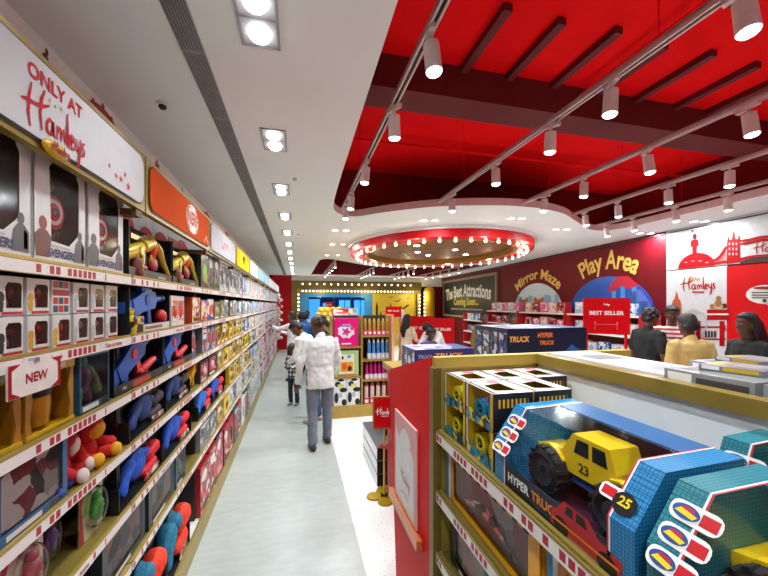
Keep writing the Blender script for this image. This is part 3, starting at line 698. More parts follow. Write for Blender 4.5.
# header signs
sg = MB()
def rr(x0, x1, z0, z1, r):
    return [(x1-r+r*math.cos(a), z1-r+r*math.sin(a)) for a in (0, .52, 1.05, 1.57)]+[(x0+r+r*math.cos(a), z1-r+r*math.sin(a)) for a in (1.57, 2.1, 2.62, 3.14)]+[(x0+r+r*math.cos(a), z0+r+r*math.sin(a)) for a in (3.14, 3.67, 4.19, 4.71)]+[(x1-r+r*math.cos(a), z0+r+r*math.sin(a)) for a in (4.71, 5.24, 5.76, 6.28)]
RRP = rr(-.585, .585, 2.36, 2.578, .05)
sg.box(-.03, 0, -.618, .618, 2.335, 2.605); SG_F = sg.mesh('gold_frame', mat('#97803a', .35, .4))
def header(k, col, label, art=None):
    t = thing('header_sign', label, 'sign', (-.70, (BY[k]+BY[k+1])/2+.02, 0))
    link('gold_frame', SG_F, t)
    m = MB(); m.prism(RRP, 0, 0, .008, 0); m.build('sign_panel', mat(col, .75, spec=.1, var=.02), t)
    m = MB(); m.holed(rr(-.593, .593, 2.352, 2.586, .056), [RRP], fr_x(.004)); m.build('edge_line', mat('#241a10'), t, fix=False)
    if art: art(t, fr_x(.0095))
def art0(t, fr):
    m = MB(); add_text(m, 'ONLY AT', .056, fr, 0, (-.02, 2.527), wide=1.02, bold=.03); m.build('lettering', mat('#bf0018', .5, spec=.2), t, fix=False)
    m = MB(); add_script(m, .245, fr, 0, (-.025, 2.425), .042); m.build('script_lettering', mat('#bf0018', .5, spec=.2), t, fix=False)
    for x, z, r in ((.275, 2.425, .012), (.325, 2.405, .014), (.365, 2.405, .017), (.40, 2.435, .013), (.43, 2.395, .022)):
        m = MB(); m.star((x, z), r, fr, 0); m.build('red_star', mat('#d3203a'), t, fix=False)
    for x, z, r in ((-.055, 2.487, .007), (-.03, 2.482, .007), (-.005, 2.488, .011)):
        m = MB(); m.star((x, z), r, fr, 0); m.build('gold_star', mat('#b8a878'), t, fix=False)
    m = MB(); m.ell((.010, -.03, 2.352), (.012, .058, .024), 0, 20, 8); o = m.build('oval_badge', mat('#d9ac1c', .4), t, smooth=50)
    m = MB(); add_script(m, .065, fr_x(.0225), 0, (-.03, 2.353), .10); m.build('badge_lettering', mat('#a3202a'), o, fix=False)
def art1(t, fr):
    m = MB(); m.disc((.12, 2.475), .15, .095, fr, 0, 28); m.build('white_oval', WHITE, t, fix=False)
    f2 = fr_x(.011); m = MB(); add_text(m, 'NERF', .12, f2, 0, (.12, 2.475), wide=.85, bold=.03, slant=.15)
    m.ribbon([(.12+.137*math.cos(a/10), 2.475+.084*math.sin(a/10)) for a in range(-10, 12)], .014, f2); m.ribbon([(.12+.137*math.cos(a/10), 2.475+.084*math.sin(a/10)) for a in range(20, 43)], .014, f2)
    m.build('lettering', mat('#cf3a1a'), t, fix=False)
    for x, z, r in ((.45, 2.395, .02), (.49, 2.42, .026), (.53, 2.395, .018)):
        m = MB(); m.star((x, z), r, fr); m.build('pale_star', mat('#f3d8b0'), t, fix=False)
def art2(t, fr):
    m = MB(); m.ribbon([(-.16, 2.52), (-.15, 2.44), (-.08, 2.445), (-.06, 2.49), (0, 2.49), (.02, 2.44), (.06, 2.49), (.12, 2.49), (.16, 2.44)], .03, fr); m.build('pink_mark', mat('#d97a94'), t, fix=False)
def art3(t, fr):
    m = MB(); m.star((0, 2.49), .1, fr, 0, .4); m.disc((0, 2.49), .05, .06, fr, 0); m.build('emblem', mat('#3a3526'), t, fix=False)
header(1, '#d2d2d6', 'white header sign reading only at in red over script lettering with red stars', art0)
header(2, '#d24e00', 'orange header sign with a white oval logo over the blaster shelves', art1)
header(3, '#dcdbe2', 'pale grey header sign with a small pink mark beyond the orange sign', art2)
header(4, '#f0cc14', 'yellow header sign with a dark starburst emblem', art3)
header(5, '#e6e6ea', 'plain white header sign right after the yellow sign')
header(6, '#9cc4dc', 'light blue header sign, nearer of the two blue signs')
header(7, '#a8cadc', 'light blue header sign, farther of the two blue signs')
for k in range(8, 12): header(k, '#e4e2e6', 'pale header sign high on the shelving, %s beyond the blue signs' % ORD[k-8])
header(0, '#d2d2d6', 'white header sign beside the camera before the lettered white sign')
# mural figures on the wall strip above the signs
for k, (y, w) in enumerate(((1.93, .0), (2.42, .17), (3.25, .05), (3.9, 0), (4.9, .2), (6.2, .2))):
    t = thing('wall_decal', ['dark red bird decal on the wall above the white sign', 'red dome decal above the end of the white sign', 'small red dome decal above the orange sign', 'tiny dark red figure decal above the grey sign', 'red dome decal on the wall above the yellow sign', 'red dome decal on the wall beyond the yellow sign'][k], 'wall decal', (XW+.002, y, 0))
    m = MB(); f = fr_x(0)
    if w: m.disc((0, 2.99), w, .075, f, 0, 16, 0, PI); m.disc((0, 3.075), .018, .018, f); m.disc((w*.6, 3.05), .015, .015, f); m.disc((-w*.6, 3.05), .015, .015, f)
    else:
        m.disc((0, 3.02), .022, .03, f, 0, 12); m.disc((.008, 3.06), .012, .016, f, 0, 10); m.holed([(-.03, 2.985), (.03, 2.985), (.01, 3.01), (-.01, 3.01)], [], f)
    m.build('silhouette', mat('#9c1522' if w else '#4a141c'), t, fix=False)
# NEW card clipped to the second shelf
t = thing('shelf_card', 'white shelf card with red corners reading NEW clipped under the second shelf', 'sign', (-.735, 1.225, 1.695))
MB().box(0, .004, -.105, .105, -.05, .042).build('card', mat('#efe7e4', .4), t)
m = MB(); f = fr_x(.0048); add_text(m, 'NEW', .038, f, 0, (0, -.005), bold=.03)
for sx in (-1, 1): 
    m.poly([f(sx*.104, -.049), f(sx*.092, -.049), f(sx*.092, .041), f(sx*.104, .041)]); m.poly([f(sx*.092, .025), f(sx*.06, .041), f(sx*.092, .041)]); m.poly([f(sx*.092, -.033), f(sx*.06, -.049), f(sx*.092, -.049)])
m.build('lettering', INK, t, fix=False)
m = MB(); m.box(-.02, .006, -.01, .01, .038, .05); m.build('clip', CHROME, t)
for k, (y, z) in enumerate(((3.15, 1.66), (3.95, 1.66), (4.75, 1.66), (5.55, 1.66))):
    t = thing('shelf_card', 'small white card hanging from the second shelf, %s past the blue blaster' % ORD[k], 'sign', (-.74, y, z))
    MB().box(0, .003, -.06, .06, -.05, .05).build('card', mat('#d9d4d2', .4), t)
    m = MB(); f = fr_x(.0036); m.poly([f(-.055, .03), f(.055, .03), f(.055, .045), f(-.055, .045)]); m.poly([f(-.04, -.01), f(.04, -.01), f(.04, .005), f(-.04, .005)]); m.build('red_print', INK, t, fix=False)
# ================================================================= PRODUCTS
class Kit:
    def __init__(s): s.p = []
    def add(s, name, mb, mats, smooth=None, parent=-1, fix=True):
        s.p.append((name, mb.mesh(name, mats, smooth, fix), parent)); return len(s.p)-1
    def place(s, name, label, cat, loc, rotz=0, group=None, scale=None):
        if len(s.p) == 1:
            r = link(name, s.p[0][1], None, loc, rotz); tag(r, label, cat, group)
        else:
            r = thing(name, label, cat, loc, rotz, group); os_ = []
            for n, me, pa in s.p: os_.append(link(n, me, r if pa < 0 else os_[pa]))
        if scale: r.scale = scale if isinstance(scale, tuple) else (scale,)*3
        return r
def shell(m, w, d, h, mi=0, t=.004, top=True, inner=None):
    """carton open to the front (+X): back, sides, floor, top"""
    b = mi if inner is None else inner
    m.box(-d/2, d/2, -w/2, -w/2+t, 0, h, mi); m.box(-d/2, d/2, w/2-t, w/2, 0, h, mi)
    m.box(-d/2, d/2, -w/2+t, w/2-t, 0, t, mi)
    if top: m.box(-d/2, d/2, -w/2+t, w/2-t, h-t, h, mi)
    m.box(-d/2, -d/2+t, -w/2+t, w/2-t, t, h-t, b)
CLEAR = clear()
def rect(x0, x1, z0, z1): return [(x0, z0), (x1, z0), (x1, z1), (x0, z1)]
def hero_box(variant=0):
    w, d, h = .27, .13, .375; k = Kit(); m = MB(); shell(m, w, d, h, 0, inner=1)
    win = [(-.055, .075), (.035, .07), (.07, .10), (.09, .12), (.09, .30), (.07, .335), (-.045, .335), (-.065, .31)]
    m.holed(rect(-w/2, w/2, 0, h), [win], fr_x(d/2)); k.add('carton', m, [mat('#d6d5d6', .35), mat('#08080a', .6)], fix=False)
    m = MB(); m.holed([(a*1.01, .003+b*.99) for a, b in win], [], fr_x(d/2-.002)); k.add('window_film', m, CLEAR, fix=False)
    m = MB(); m.limb([(.0, .02, .09), (.0, .02, .17), (.0, .02, .225)], [.035, .045, .03]); m.ell((.0, .02, .275), (.026, .026, .034)); m.limb([(0, -.05, .22), (.015, -.06, .16), (.03, -.03, .12)], [.018, .016, .013]); m.limb([(0, .05, .22), (.015, .055, .16), (.03, .03, .13)], [.018, .016, .013])
    k.add('toy_figure', m, print_mat(['#101116', '#3a3d44', '#b9bcc2', '#15151a', '#5b1a1c', '#0c0c10'], 45), smooth=60)
    m = MB(); m.cyl((.038, -.02, .175), (.05, -.02, .175), .066, .056, 26, 0); m.cyl((.049, -.02, .175), (.053, -.02, .175), .045, .042, 26, 1); m.cyl((.052, -.02, .175), (.056, -.02, .175), .03, .026, 26, 0); m.cyl((.055, -.02, .175), (.058, -.02, .175), .017, .013, 20, 2)
    k.add('round_toy_disc', m, [mat('#c4152c', .25), mat('#e9e9ec', .25), mat('#6a6c72', .25)], smooth=40)
    m = MB(); m.box(-d/2-.001, d/2+.002, -w/2-.001, w/2+.001, h-.012, h+.004); k.add('header_flap', m, BLACK)
    m = MB(); f = fr_x(d/2+.001); cols = [mat('#6e2a20', .4), mat('#4a4c55', .4), mat('#1c2a66', .4), mat('#8d1f2a', .4), mat('#b0b0b4', .4)]
    x, c = ((-.095, 0) if variant == 0 else (-.1, 1)); m.disc((x, .125), .018, .022, f, 3 if variant == 0 else 1, 12); m.holed([(x-.03, .02), (x+.03, .02), (x+.038, .085), (x+.015, .105), (x-.015, .105), (x-.038, .085)], [], f, c)
    m.disc((.095, .115), .013, .017, f, 1, 12); m.holed([(.06, .02), (.125, .02), (.125, .08), (.105, .1), (.085, .1), (.068, .08)], [], f, 1); m.poly([f(.105, .03), f(.12, .03), f(.12, .075), f(.105, .085)], 3)
    f = fr_x(d/2+.0015); add_text(m, 'AVENGERS', .036, f, 2, (-.005, .036), wide=.85, bold=.045, slant=.15); m.poly([f(-.06, .058), f(.04, .058), f(.04, .062), f(-.06, .062)], 4)
    k.add('printed_artwork', m, cols, fix=False); return k
def figure_box(c_toy, c_badge):
    w, d, h = .096, .085, .112; k = Kit(); m = MB(); shell(m, w, d, h, 0, .002, inner=1)
    win = [(-.014, .022), (.04, .022), (.042, .085), (.034, .094), (-.008, .094), (-.018, .08)]
    m.holed(rect(-w/2, w/2, 0, h), [win], fr_x(d/2)); f = fr_x(d/2+.0008)
    m.poly([f(-.03, .004), f(.044, .004), f(.044, .012), f(-.03, .012)], 2)
    m.disc((-.033, .052), .0125, .016, f, 3, 12); m.holed([(-.042, .012), (-.026, .012), (-.023, .038), (-.044, .038)], [], f, 3)
    k.add('carton', m, [mat('#dcdad9', .35), mat('#2b2024'), mat('#b2202c'), mat(c_badge)], fix=False)
    m = MB(); m.poly([fr_x(d/2-.001)(*p) for p in rect(-.015, .041, .021, .093)]); k.add('window_film', m, CLEAR, fix=False)
    m = MB(); m.ell((.018, .013, .068), (.020, .022, .02)); m.limb([(.018, .013, .026), (.018, .013, .044)], [.012, .01]); m.limb([(.018, -.002, .044), (.024, -.004, .032)], [.005, .005]); m.limb([(.018, .028, .044), (.024, .030, .032)], [.005, .005]); k.add('toy_figure', m, mat(c_toy, .35), smooth=60); return k
def blaster_mesh(m, L, sc=1, ga=0, gb=1, gc=2, tilt=0):
    """toy blaster lying along Y: body, barrel, grip, magazine, muzzle"""
    R = Matrix.Rotation(tilt, 3, 'X'); i0 = len(m.v); h = .10*sc
    m.prism([(-.30*L, .02*sc), (-.12*L, .03*sc), (.18*L, .035*sc), (.22*L, .06*sc), (.2*L, h), (-.05*L, h*1.12), (-.2*L, h*.95), (-.34*L, h*.8)], 0, -.022, .022, ga)
    m.tube([(0, .2*L, .07*sc), (0, .40*L, .07*sc)], [.022, .02], 12, gb); m.tube([(0, .40*L, .07*sc), (0, .47*L, .07*sc)], [.024, .022], 12, gc)
    m.prism([(-.24*L, .03*sc), (-.16*L, .03*sc), (-.2*L, -.06*sc), (-.29*L, -.055*sc)], 0, -.016, .016, gb)
    m.prism([(.02*L, .035*sc), (.1*L, .035*sc), (.12*L, -.04*sc), (.04*L, -.045*sc)], 0, -.013, .013, gc)
    m.box(-.012, .012, -.1*L, .16*L, h*1.0, h*1.25, gb); m.cyl((-.024, -.02*L, .075*sc), (.026, -.02*L, .075*sc), .02*sc, None, 14, gc)
    m.prism([(-.34*L, h*.8), (-.3*L, .03*sc), (-.47*L, .0), (-.5*L, h*.75)], 0, -.017, .017, gb)
    for i in range(i0, len(m.v)): m.v[i] = tuple(R @ Vector(m.v[i]))
    return i0
def shift(m, i0, dx, dy, dz):
    for i in range(i0, len(m.v)): a = m.v[i]; m.v[i] = (a[0]+dx, a[1]+dy, a[2]+dz)
def gold_blaster():
    w, d, h = .60, .12, .27; k = Kit(); m = MB(); shell(m, w, d, h, 0, .004, top=False); m.box(-d/2, -d/2+.006, -w/2, w/2, h, h+.025, 0)
    m.box(d/2-.004, d/2, -w/2, w/2, 0, .05, 0); f = fr_x(-d/2+.0075); add_text(m, 'ELITE', .036, f, 1, (-.12, .262), bold=.02); add_text(m, 'SHOT', .032, f, 1, (-.1, .228), bold=.02)
    f = fr_x(d/2+.001); add_text(m, 'BLASTER SET', .02, f, 1, (.13, .022)); k.add('tray_carton', m, [mat('#14181b', .35), mat('#dfe6e2')], fix=False)
    m = MB(); m.tube([(.02, -.28, .105), (.025, -.24, .118), (.025, -.1, .165), (.025, -.095, .172), (.025, .02, .212)], [.030, .036, .036, .044, .044], 14, 0); m.tube([(.02, -.05, .15), (.03, -.09, .06)], [.018, .016], 10, 0); m.limb([(.03, .02, .215), (.03, .055, .2), (.03, .06, .15)], [.03, .034, .024], 12, 1); m.box(.0, .03, -.2, -.02, .2, .225, 0); m.cyl((.05, -.16, .14), (.066, -.16, .14), .022, None, 14, 0); k.add('gold_blaster', m, [mat('#d2b534', .3, .35), mat('#f0481c', .35)], smooth=35)
    m = MB(); m.tube([(.04, .07, .215), (.045, .12, .18), (.05, .16, .12), (.055, .24, .045)], [.022, .024, .018, .015], 12); m.limb([(.02, .06, .17), (.04, .02, .11)], [.012, .01]); k.add('gold_barrel', m, mat('#b89a30', .3, .5), smooth=50)
    m = MB(); m.prism([(-.17, .03), (.2, .03), (.17, .14), (.0, .17), (-.12, .13)], 0, -.045, -.02, 0); k.add('blue_tray', m, mat('#15357a', .35))
    m = MB(); m.ell((.035, .06, .095), (.02, .06, .045)); k.add('red_shell', m, mat('#a11828', .35), smooth=60)
    m = MB(); m.ell((.045, -.18, .115), (.012, .02, .026), 0); m.limb([(.045, -.18, .02), (.045, -.18, .08)], [.035, .028], 10, 1); m.limb([(.045, -.16, .06), (.05, -.08, .062)], [.012, .01], 10, 0); k.add('printed_child', m, [mat('#c98c68'), mat('#7e3a22')], smooth=60)
    return k
def blue_blaster(red=False):
    w, d, h = .55, .14, .225; k = Kit(); m = MB(); shell(m, w, d, h, 0, .004, top=False); m.box(d/2-.004, d/2, -w/2, w/2, 0, .045, 0)
    f = fr_x(d/2+.001)
    if red:
        m.poly([f(-.1, .008), f(.1, .008), f(.1, .036), f(-.1, .036)], 2); m.poly([f(-.24, .006), f(-.13, .006), f(-.13, .04), f(-.24, .04)], 3); add_text(m, 'FIRE', .022, fr_x(d/2+.002), 4, (-.185, .022))
    else:
        m.poly([f(-.12, .005), f(.27, .005), f(.27, .04), f(-.12, .04)], 4); m.poly([f(-.1, .015), f(.15, .015), f(.15, .03), f(-.1, .03)], 2)
    k.add('tray_carton', m, [mat('#121318', .35), mat('#c9541c'), mat('#c33a30', .4), mat('#24262a'), mat('#d8d8d6')], fix=False)
    m = MB(); m.prism([(.24*math.cos(a*PI/14)*.45-.13, .175+.05*math.sin(a*PI/14)) for a in range(28)], 0, -d/2+.005, -d/2+.012, 0); o = k.add('backing_oval', m, mat('#c9541c' if not red else '#3a2a33'))
    m = MB(); add_text(m, 'NERF', .075, fr_x(-d/2+.0135), 0, (-.13, .175), wide=.85, bold=.03, slant=.15); k.add('lettering', m, mat('#e9d8d0'), parent=o, fix=False)
    m = MB(); i = blaster_mesh(m, .54, 1.35, 0, 0, 1, math.radians(4 if not red else 18)); shift(m, i, .035, -.01, .07); k.add('blue_blaster', m, [mat('#1a62c4' if not red else '#164fae', .35), mat('#d8281c' if red else '#153f96', .35)], smooth=35)
    m = MB()
    if red: m.limb([(.045, .06, .065), (.045, .2, .1)], [.022, .018]); m.limb([(.045, .02, .06), (.045, .1, .05)], [.018, .016])
    else: m.ell((.04, .22, .07), (.03, .05, .045))
    k.add('red_part', m, mat('#c8202a', .35), smooth=60)
    if not red:
        m = MB(); m.limb([(.06, -.24, .012), (.06, -.235, .07)], [.025, .03]); m.ell((.06, -.235, .105), (.02, .024, .025)); m.box(.058, .064, -.17, -.09, .01, .085); k.add('yellow_figure', m, print_mat(['#d8c020', '#3a2a1a', '#d8c020', '#2a4a9a'], 30), smooth=60)
    return k
def helmet_box():
    w, d, h = .235, .16, .225; k = Kit(); m = MB(); Y, A = 0, 1
    m.box(-d/2, d/2, -w/2, w/2, 0, .006, 0); m.box(-d/2, -d/2+.006, -w/2, w/2, 0, h, 1)
    m.box(-d/2, d/2-.02, -w/2, -w/2+.005, 0, h-.01, 1); m.box(-d/2, d/2-.02, w/2-.005, w/2, 0, h-.01, 1)
    m.prism([(-d/2, h-.01), (d/2, h-.035), (d/2, h-.005), (-d/2, h+.015)], 1, -w/2, w/2, 0); m.box(d/2-.006, d/2, -w/2, w/2, 0, .014, 0)
    m.prism([(-w/2, .0), (-w/2+.03, 0), (-w/2+.018, .06), (-w/2+.03, .12), (-w/2+.014, h-.02), (-w/2, h-.02)], 0, d/2-.01, d/2-.004, 1)
    m.prism([(w/2, .0), (w/2-.03, 0), (w/2-.018, .06), (w/2-.03, .12), (w/2-.014, h-.02), (w/2, h-.02)], 0, d/2-.01, d/2-.004, 1)
    f = fr_x(d/2+.001); m.poly([f(-.03, h-.03), f(.03, h-.03), f(.02, h-.008), f(-.02, h-.008)], 2); m.disc((.05, h-.02), .014, .01, f, 3, 12)
    k.add('yellow_carton', m, [mat('#cfa51c', .35), mat('#a8741a', .4), mat('#7a2030'), mat('#d8d2c0')], fix=False)
    m = MB(); g = mat('#b98a1e', .28, .45)
    m.ell((-.005, 0, .128), (.062, .072, .062), 0, 20, 10); m.rings([[(x0+.0*a+rx*math.cos(2*PI*a/20)-.002, ry*math.sin(2*PI*a/20), z) for a in range(20)] for x0, rx, ry, z in ((.008, .055, .056, .02), (.0, .064, .07, .045), (0, .066, .076, .085), (0, .064, .072, .112))], 0); k.add('toy_helmet', m, g, smooth=50)
    m = MB(); m.rings([[(rx*math.cos(2*PI*a/20)-.001, ry*math.sin(2*PI*a/20), z) for a in range(20)] for rx, ry, z in ((.0668, .0745, .114), (.068, .0745, .126), (.0665, .0735, .136))], 0); k.add('visor_slot', m, mat('#17120c', .3), smooth=50)
    m = MB(); m.ell((-.02, 0, .016), (.05, .065, .012)); k.add('maroon_stand', m, mat('#5e1a1c'), smooth=50); return k
def creature_box(c1, c2, edge='#2b5a78', w=.21, h=.23, d=.11, band=True):
    k = Kit(); m = MB(); shell(m, w, d, h, 0, .004, inner=1); m.holed(rect(-w/2, w/2, 0, h), [rect(-w/2+.012, w/2-.012, .03, h-.022)], fr_x(d/2)); f = fr_x(d/2+.0008)
    m.poly([f(-w*.4, .006), f(w*.1, .006), f(w*.1, .024), f(-w*.4, .024)], 2); m.poly([f(w*.2, .004), f(w*.45, .004), f(w*.45, .03), f(w*.2, .03)], 3)
    k.add('carton', m, [mat(edge, .35), print_mat(['#1c3548', '#28566a', '#16222e'], 12), mat('#d2d8da'), mat('#1a1a20')], fix=False)
    m = MB(); m.poly([fr_x(d/2-.001)(*p) for p in rect(-w/2+.01, w/2-.01, .028, h-.02)]); k.add('window_film', m, CLEAR, fix=False)
    m = MB(); s = h/.23
    m.limb([(0, 0, .09*s), (0, 0, .135*s)], [.036*s, .044*s], 12, 1); m.ell((.005, 0, .183*s), (.022*s, .022*s, .024*s), 0)
    for q in (-1, 1): m.limb([(0, q*.05*s, .145*s), (.01, q*.078*s, .105*s), (.02, q*.075*s, .062*s)], [.022*s, .02*s, .022*s], 10, 0); m.limb([(0, q*.024*s, .08*s), (.008, q*.034*s, .032*s)], [.024*s, .018*s], 10, 0 if q < 0 else 1)
    k.add('toy_creature', m, [mat(c1, .4), mat(c2, .4)], smooth=60); return k
def costume_pack(c1, c2, w=.5, h=.22, d=.09, card='#121217', wide=True):
    """black card pack with a folded costume in it: chest, sleeves, cape or boots"""
    k = Kit(); m = MB(); m.box(-d/2, -d/2+.012, -w/2, w/2, 0, h, 0); m.box(-d/2, d/2, -w/2, w/2, 0, .008, 0); m.box(-d/2+.012, d/2, -w/2, -w/2+.005, 0, h*.5, 0); m.box(-d/2+.012, d/2, w/2-.005, w/2, 0, h*.5, 0)
    f = fr_x(-d/2+.013); m.holed([(-w*.45, h*.62), (-w*.2, h*.72), (-w*.16, h*.9), (-w*.4, h*.86)], [], f, 1)
    k.add('card', m, [mat(card, .4), mat('#6a5a58')], fix=False)
    m = MB(); m.ell((.0, .02*w, h*.5), (.035, w*.2, h*.36)); m.limb([(0, -w*.12, h*.62), (.01, -w*.27, h*.45), (.02, -w*.33, h*.25)], [h*.15, h*.12, h*.1]); m.limb([(0, w*.12, h*.62), (.01, w*.24, h*.6)], [h*.15, h*.1]); k.add('folded_suit', m, mat(c1, .7, var=.25, scale=40), smooth=60)
    m = MB(); m.limb([(.015, w*.22, h*.52), (.02, w*.36, h*.62)], [h*.14, h*.16]); m.limb([(.02, w*.1, h*.2), (.02, w*.33, h*.28)], [h*.1, h*.12]); k.add('folded_cape', m, mat(c2, .7, var=.2, scale=40), smooth=60)
    m = MB(); m.prism([(w*.06, .01), (w*.4, .01), (w*.42, h*.16), (w*.1, h*.2)], 0, d/2-.012, d/2-.004); k.add('label_card', m, print_mat(['#d8d4d0', '#b23038', '#2a2a30', '#8d8a8a'], 30)); return k
def plush(c1, c2, s=1):
    k = Kit(); m = MB(); m.ell((0, 0, .05*s), (.045*s, .05*s, .052*s)); k.add('body', m, mat(c1, .85, var=.15, scale=60), smooth=70)
    m = MB(); m.ell((.01*s, 0, .135*s), (.058*s, .066*s, .06*s)); k.add('head', m, mat(c1, .85, var=.15, scale=60), smooth=70)
    m = MB(); m.ell((.046*s, 0, .128*s), (.026*s, .044*s, .036*s)); k.add('face_patch', m, mat(c2, .85), smooth=70)
    for q in (-1, 1):
        m = MB(); m.limb([(.01*s, q*.045*s, .075*s), (.04*s, q*.075*s, .055*s)], [.018*s, .022*s], 10, 0); m.ell((.05*s, q*.082*s, .05*s), (.023*s, .023*s, .023*s), 0); k.add('arm', m, [mat(c1, .85), mat(c2, .85)], smooth=70)
        m = MB(); m.limb([(.02*s, q*.03*s, .025*s), (.075*s, q*.05*s, .025*s)], [.022*s, .024*s], 10, 0); m.ell((.088*s, q*.055*s, .028*s), (.02*s, .027*s, .027*s), 1); k.add('leg', m, [mat(c1, .85), mat(c2, .85)], smooth=70)
    return k
def picture_box(edge, face, w, h, d=.1, window=True, toy='#4a4c52'):
    """carton with a printed front, a film window and coloured edges"""
    k = Kit(); m = MB()
    m.box(-d/2, d/2-.012, -w/2, w/2, 0, h, 0)
    m.holed(rect(-w/2, w/2, 0, h), [rect(-w*.4, w*.42, h*.14, h*.9)], fr_x(d/2), 0)
    for (a, b, c, e) in ((-w/2, w/2, 0, .0), (-w/2, w/2, h, h)): m.poly([(d/2-.012, a, c), (d/2-.012, b, c), (d/2, b, c), (d/2, a, c)], 0)
    m.poly([(d/2-.012, -w/2, 0), (d/2, -w/2, 0), (d/2, -w/2, h), (d/2-.012, -w/2, h)], 0); m.poly([(d/2-.012, w/2, 0), (d/2, w/2, 0), (d/2, w/2, h), (d/2-.012, w/2, h)], 0)
    f = fr_x(d/2-.0115); m.poly([f(*p) for p in rect(-w*.4, w*.42, h*.14, h*.9)], 1)
    k.add('carton', m, [edge, face], fix=False)
    if window: m = MB(); m.poly([fr_x(d/2-.001)(*p) for p in rect(-w*.41, w*.43, h*.13, h*.91)]); k.add('window_film', m, CLEAR, fix=False)
    m = MB(); f = fr_x(d/2+.0008); m.poly([f(*p) for p in rect(-w*.35, w*.1, h*.03, h*.1)], 0); m.poly([f(*p) for p in rect(w*.2, w*.42, h*.02, h*.12)], 1); k.add('printed_label', m, [mat('#dcdad6'), mat(toy)], fix=False)
    return k
def far_box(edge, cols, w, h, d=.14, style=0, sc=22):
    """smaller carton seen from afar: raised front with window, bands and badge in one mesh"""
    m = MB(); m.box(-d/2, d/2, -w/2, w/2, 0, h, 0); f = fr_x(d/2+.001); g = fr_x(d/2+.002)
    if style == 0:
        m.poly([f(*p) for p in rect(-w*.4, w*.4, h*.2, h*.85)], 1); m.poly([g(*p) for p in rect(-w*.42, w*.2, h*.05, h*.14)], 2); m.ell((d/2, 0, h*.48), (.012, w*.16, h*.22), 3, 8, 5)
    elif style == 1:
        m.poly([f(*p) for p in rect(-w*.46, w*.46, h*.04, h*.96)], 1); m.disc((-w*.1, h*.75), w*.28, h*.12, g, 2, 10); m.poly([g(*p) for p in rect(-w*.3, w*.4, h*.08, h*.2)], 3)
    else:
        m.poly([f(-w*.48, h*.3), f(w*.48, h*.1), f(w*.48, h*.9), f(-w*.48, h*.9)], 1); m.holed([(-w*.2, h*.2), (w*.2, h*.3), (w*.25, h*.6), (0, h*.75), (-w*.25, h*.55)], [], g, 3); m.poly([g(*p) for p in rect(-w*.4, w*.4, h*.88, h*.96)], 2)
    k = Kit(); k.add('carton', m, [mat(edge, .4), print_mat(cols, sc), mat('#e6e3de'), mat(cols[-1], .4)], fix=False); return k

def row(b, s, y, kits, gap=.008, x=None, dz=0, stack=1, name=None, y_end=None):
    """set products side by side on shelf s of bay b from y on; every kit: (kit, width, depth, height, name, look, category)"""
    z = (SH[s] if s < 6 else DECK)+.001+dz; n = {}
    seq = []
    for kk in kits: seq.append(kk)
    for q, (k, w, d, h, nm, look, cat) in enumerate(seq):
        n[look] = n.get(look, 0)+1
    cnt = {}
    for k, w, d, h, nm, look, cat in seq:
        for lv in range(stack):
            yy = y+w/2; cnt[look] = cnt.get(look, 0)+1
            xx = (XF-.001-d/2-rnd.uniform(.001, .012)) if x is None else x
            tot = n[look]*stack
            if stack == 1: pos = '' if tot == 1 else ', %s such from near' % ORD[min(cnt[look]-1, 14)]
            else: pos = ', %s row, %s such from near' % ('lower' if lv == 0 else 'upper', ORD[min((cnt[look]-1)//stack, 14)])
            lab = '%s, %s shelf %s%s' % (look, SHW[s], BAYW[b], pos)
            k.place(nm, lab, cat, (xx, yy, z+lv*(h+.001)), rnd.uniform(-.02, .02) if stack == 1 else rnd.uniform(-.008, .008))
        y += w+gap
    return y
B = lambda k: BY[k]
# ---- bay under the big white sign (index 1): Y .62 - 1.87
HB = [hero_box(0), hero_box(1)]
hb = lambda v: (HB[v], .272, .13, .375, 'window_toy_box', 'tall white box with round red disc', 'toy box')
row(1, 0, .985, [hb(0), hb(0), hb(1)], gap=.016)
FB = [figure_box('#7a3a40', '#1a1a1c'), figure_box('#a83436', '#c9981e'), figure_box('#d0642a', '#d8a41e'), figure_box('#a8a8ae', '#b8babd')]
def fb(i): return (FB[i], .097, .085, .112, 'figurine_box', ['white figurine box with black badge', 'white figurine box with yellow badge', 'white figurine box with orange figure', 'white figurine box with grey badge'][i], 'toy box')
y = .93
for lv, order in ((0, [0, 0, 0, 1, 2, 3, 3, 3]), (1, [0, 0, 0, 1, None, 3, 3, 3])):
    yy = y; c = 0
    for q, i in enumerate(order):
        if i is not None:
            k, w, d, h, nm, look, cat = fb(i)
            k.place(nm, '%s, second shelf under white sign, %s row, %s from camera' % (look, ('lower', 'upper')[lv], ORD[q]), cat, (XF-.06, yy+.0485, SH[1]+.001+lv*.1135), rnd.uniform(-.01, .01))
        yy += .11
m = MB(); m.box(-.04, .04, -.046, .046, 0, .112); f = fr_x(.0408)
for a in range(3):
    for bq in range(4):
        if bq == 2 and True: continue
        m.poly([f(*p) for p in rect(-.041+a*.028, -.017+a*.028, .006+bq*.027, .028+bq*.027)], 1+(a+bq) % 2)
m.poly([f(*p) for p in rect(-.042, .042, .061, .081)], 2)
k = Kit(); k.add('carton', m, [WHITE, mat('#3a4658'), mat('#c2202c')], fix=False)
k.place('figurine_box', 'small white box back with a grid of pictures among the upper figurine boxes', 'toy box', (XF-.06, y+4*.11+.0485, SH[1]+.115))
HBX = helmet_box(); hx = (HBX, .235, .16, .225, 'helmet_box', 'yellow toy box with gold helmet', 'toy box')
row(1, 2, 1.0, [hx, hx], gap=.012)
CRB = creature_box('#3f9a3c', '#4a3a66'); row(1, 2, 1.505, [(CRB, .215, .11, .23, 'creature_box', 'blue edged window box with green and purple toy', 'toy box')])
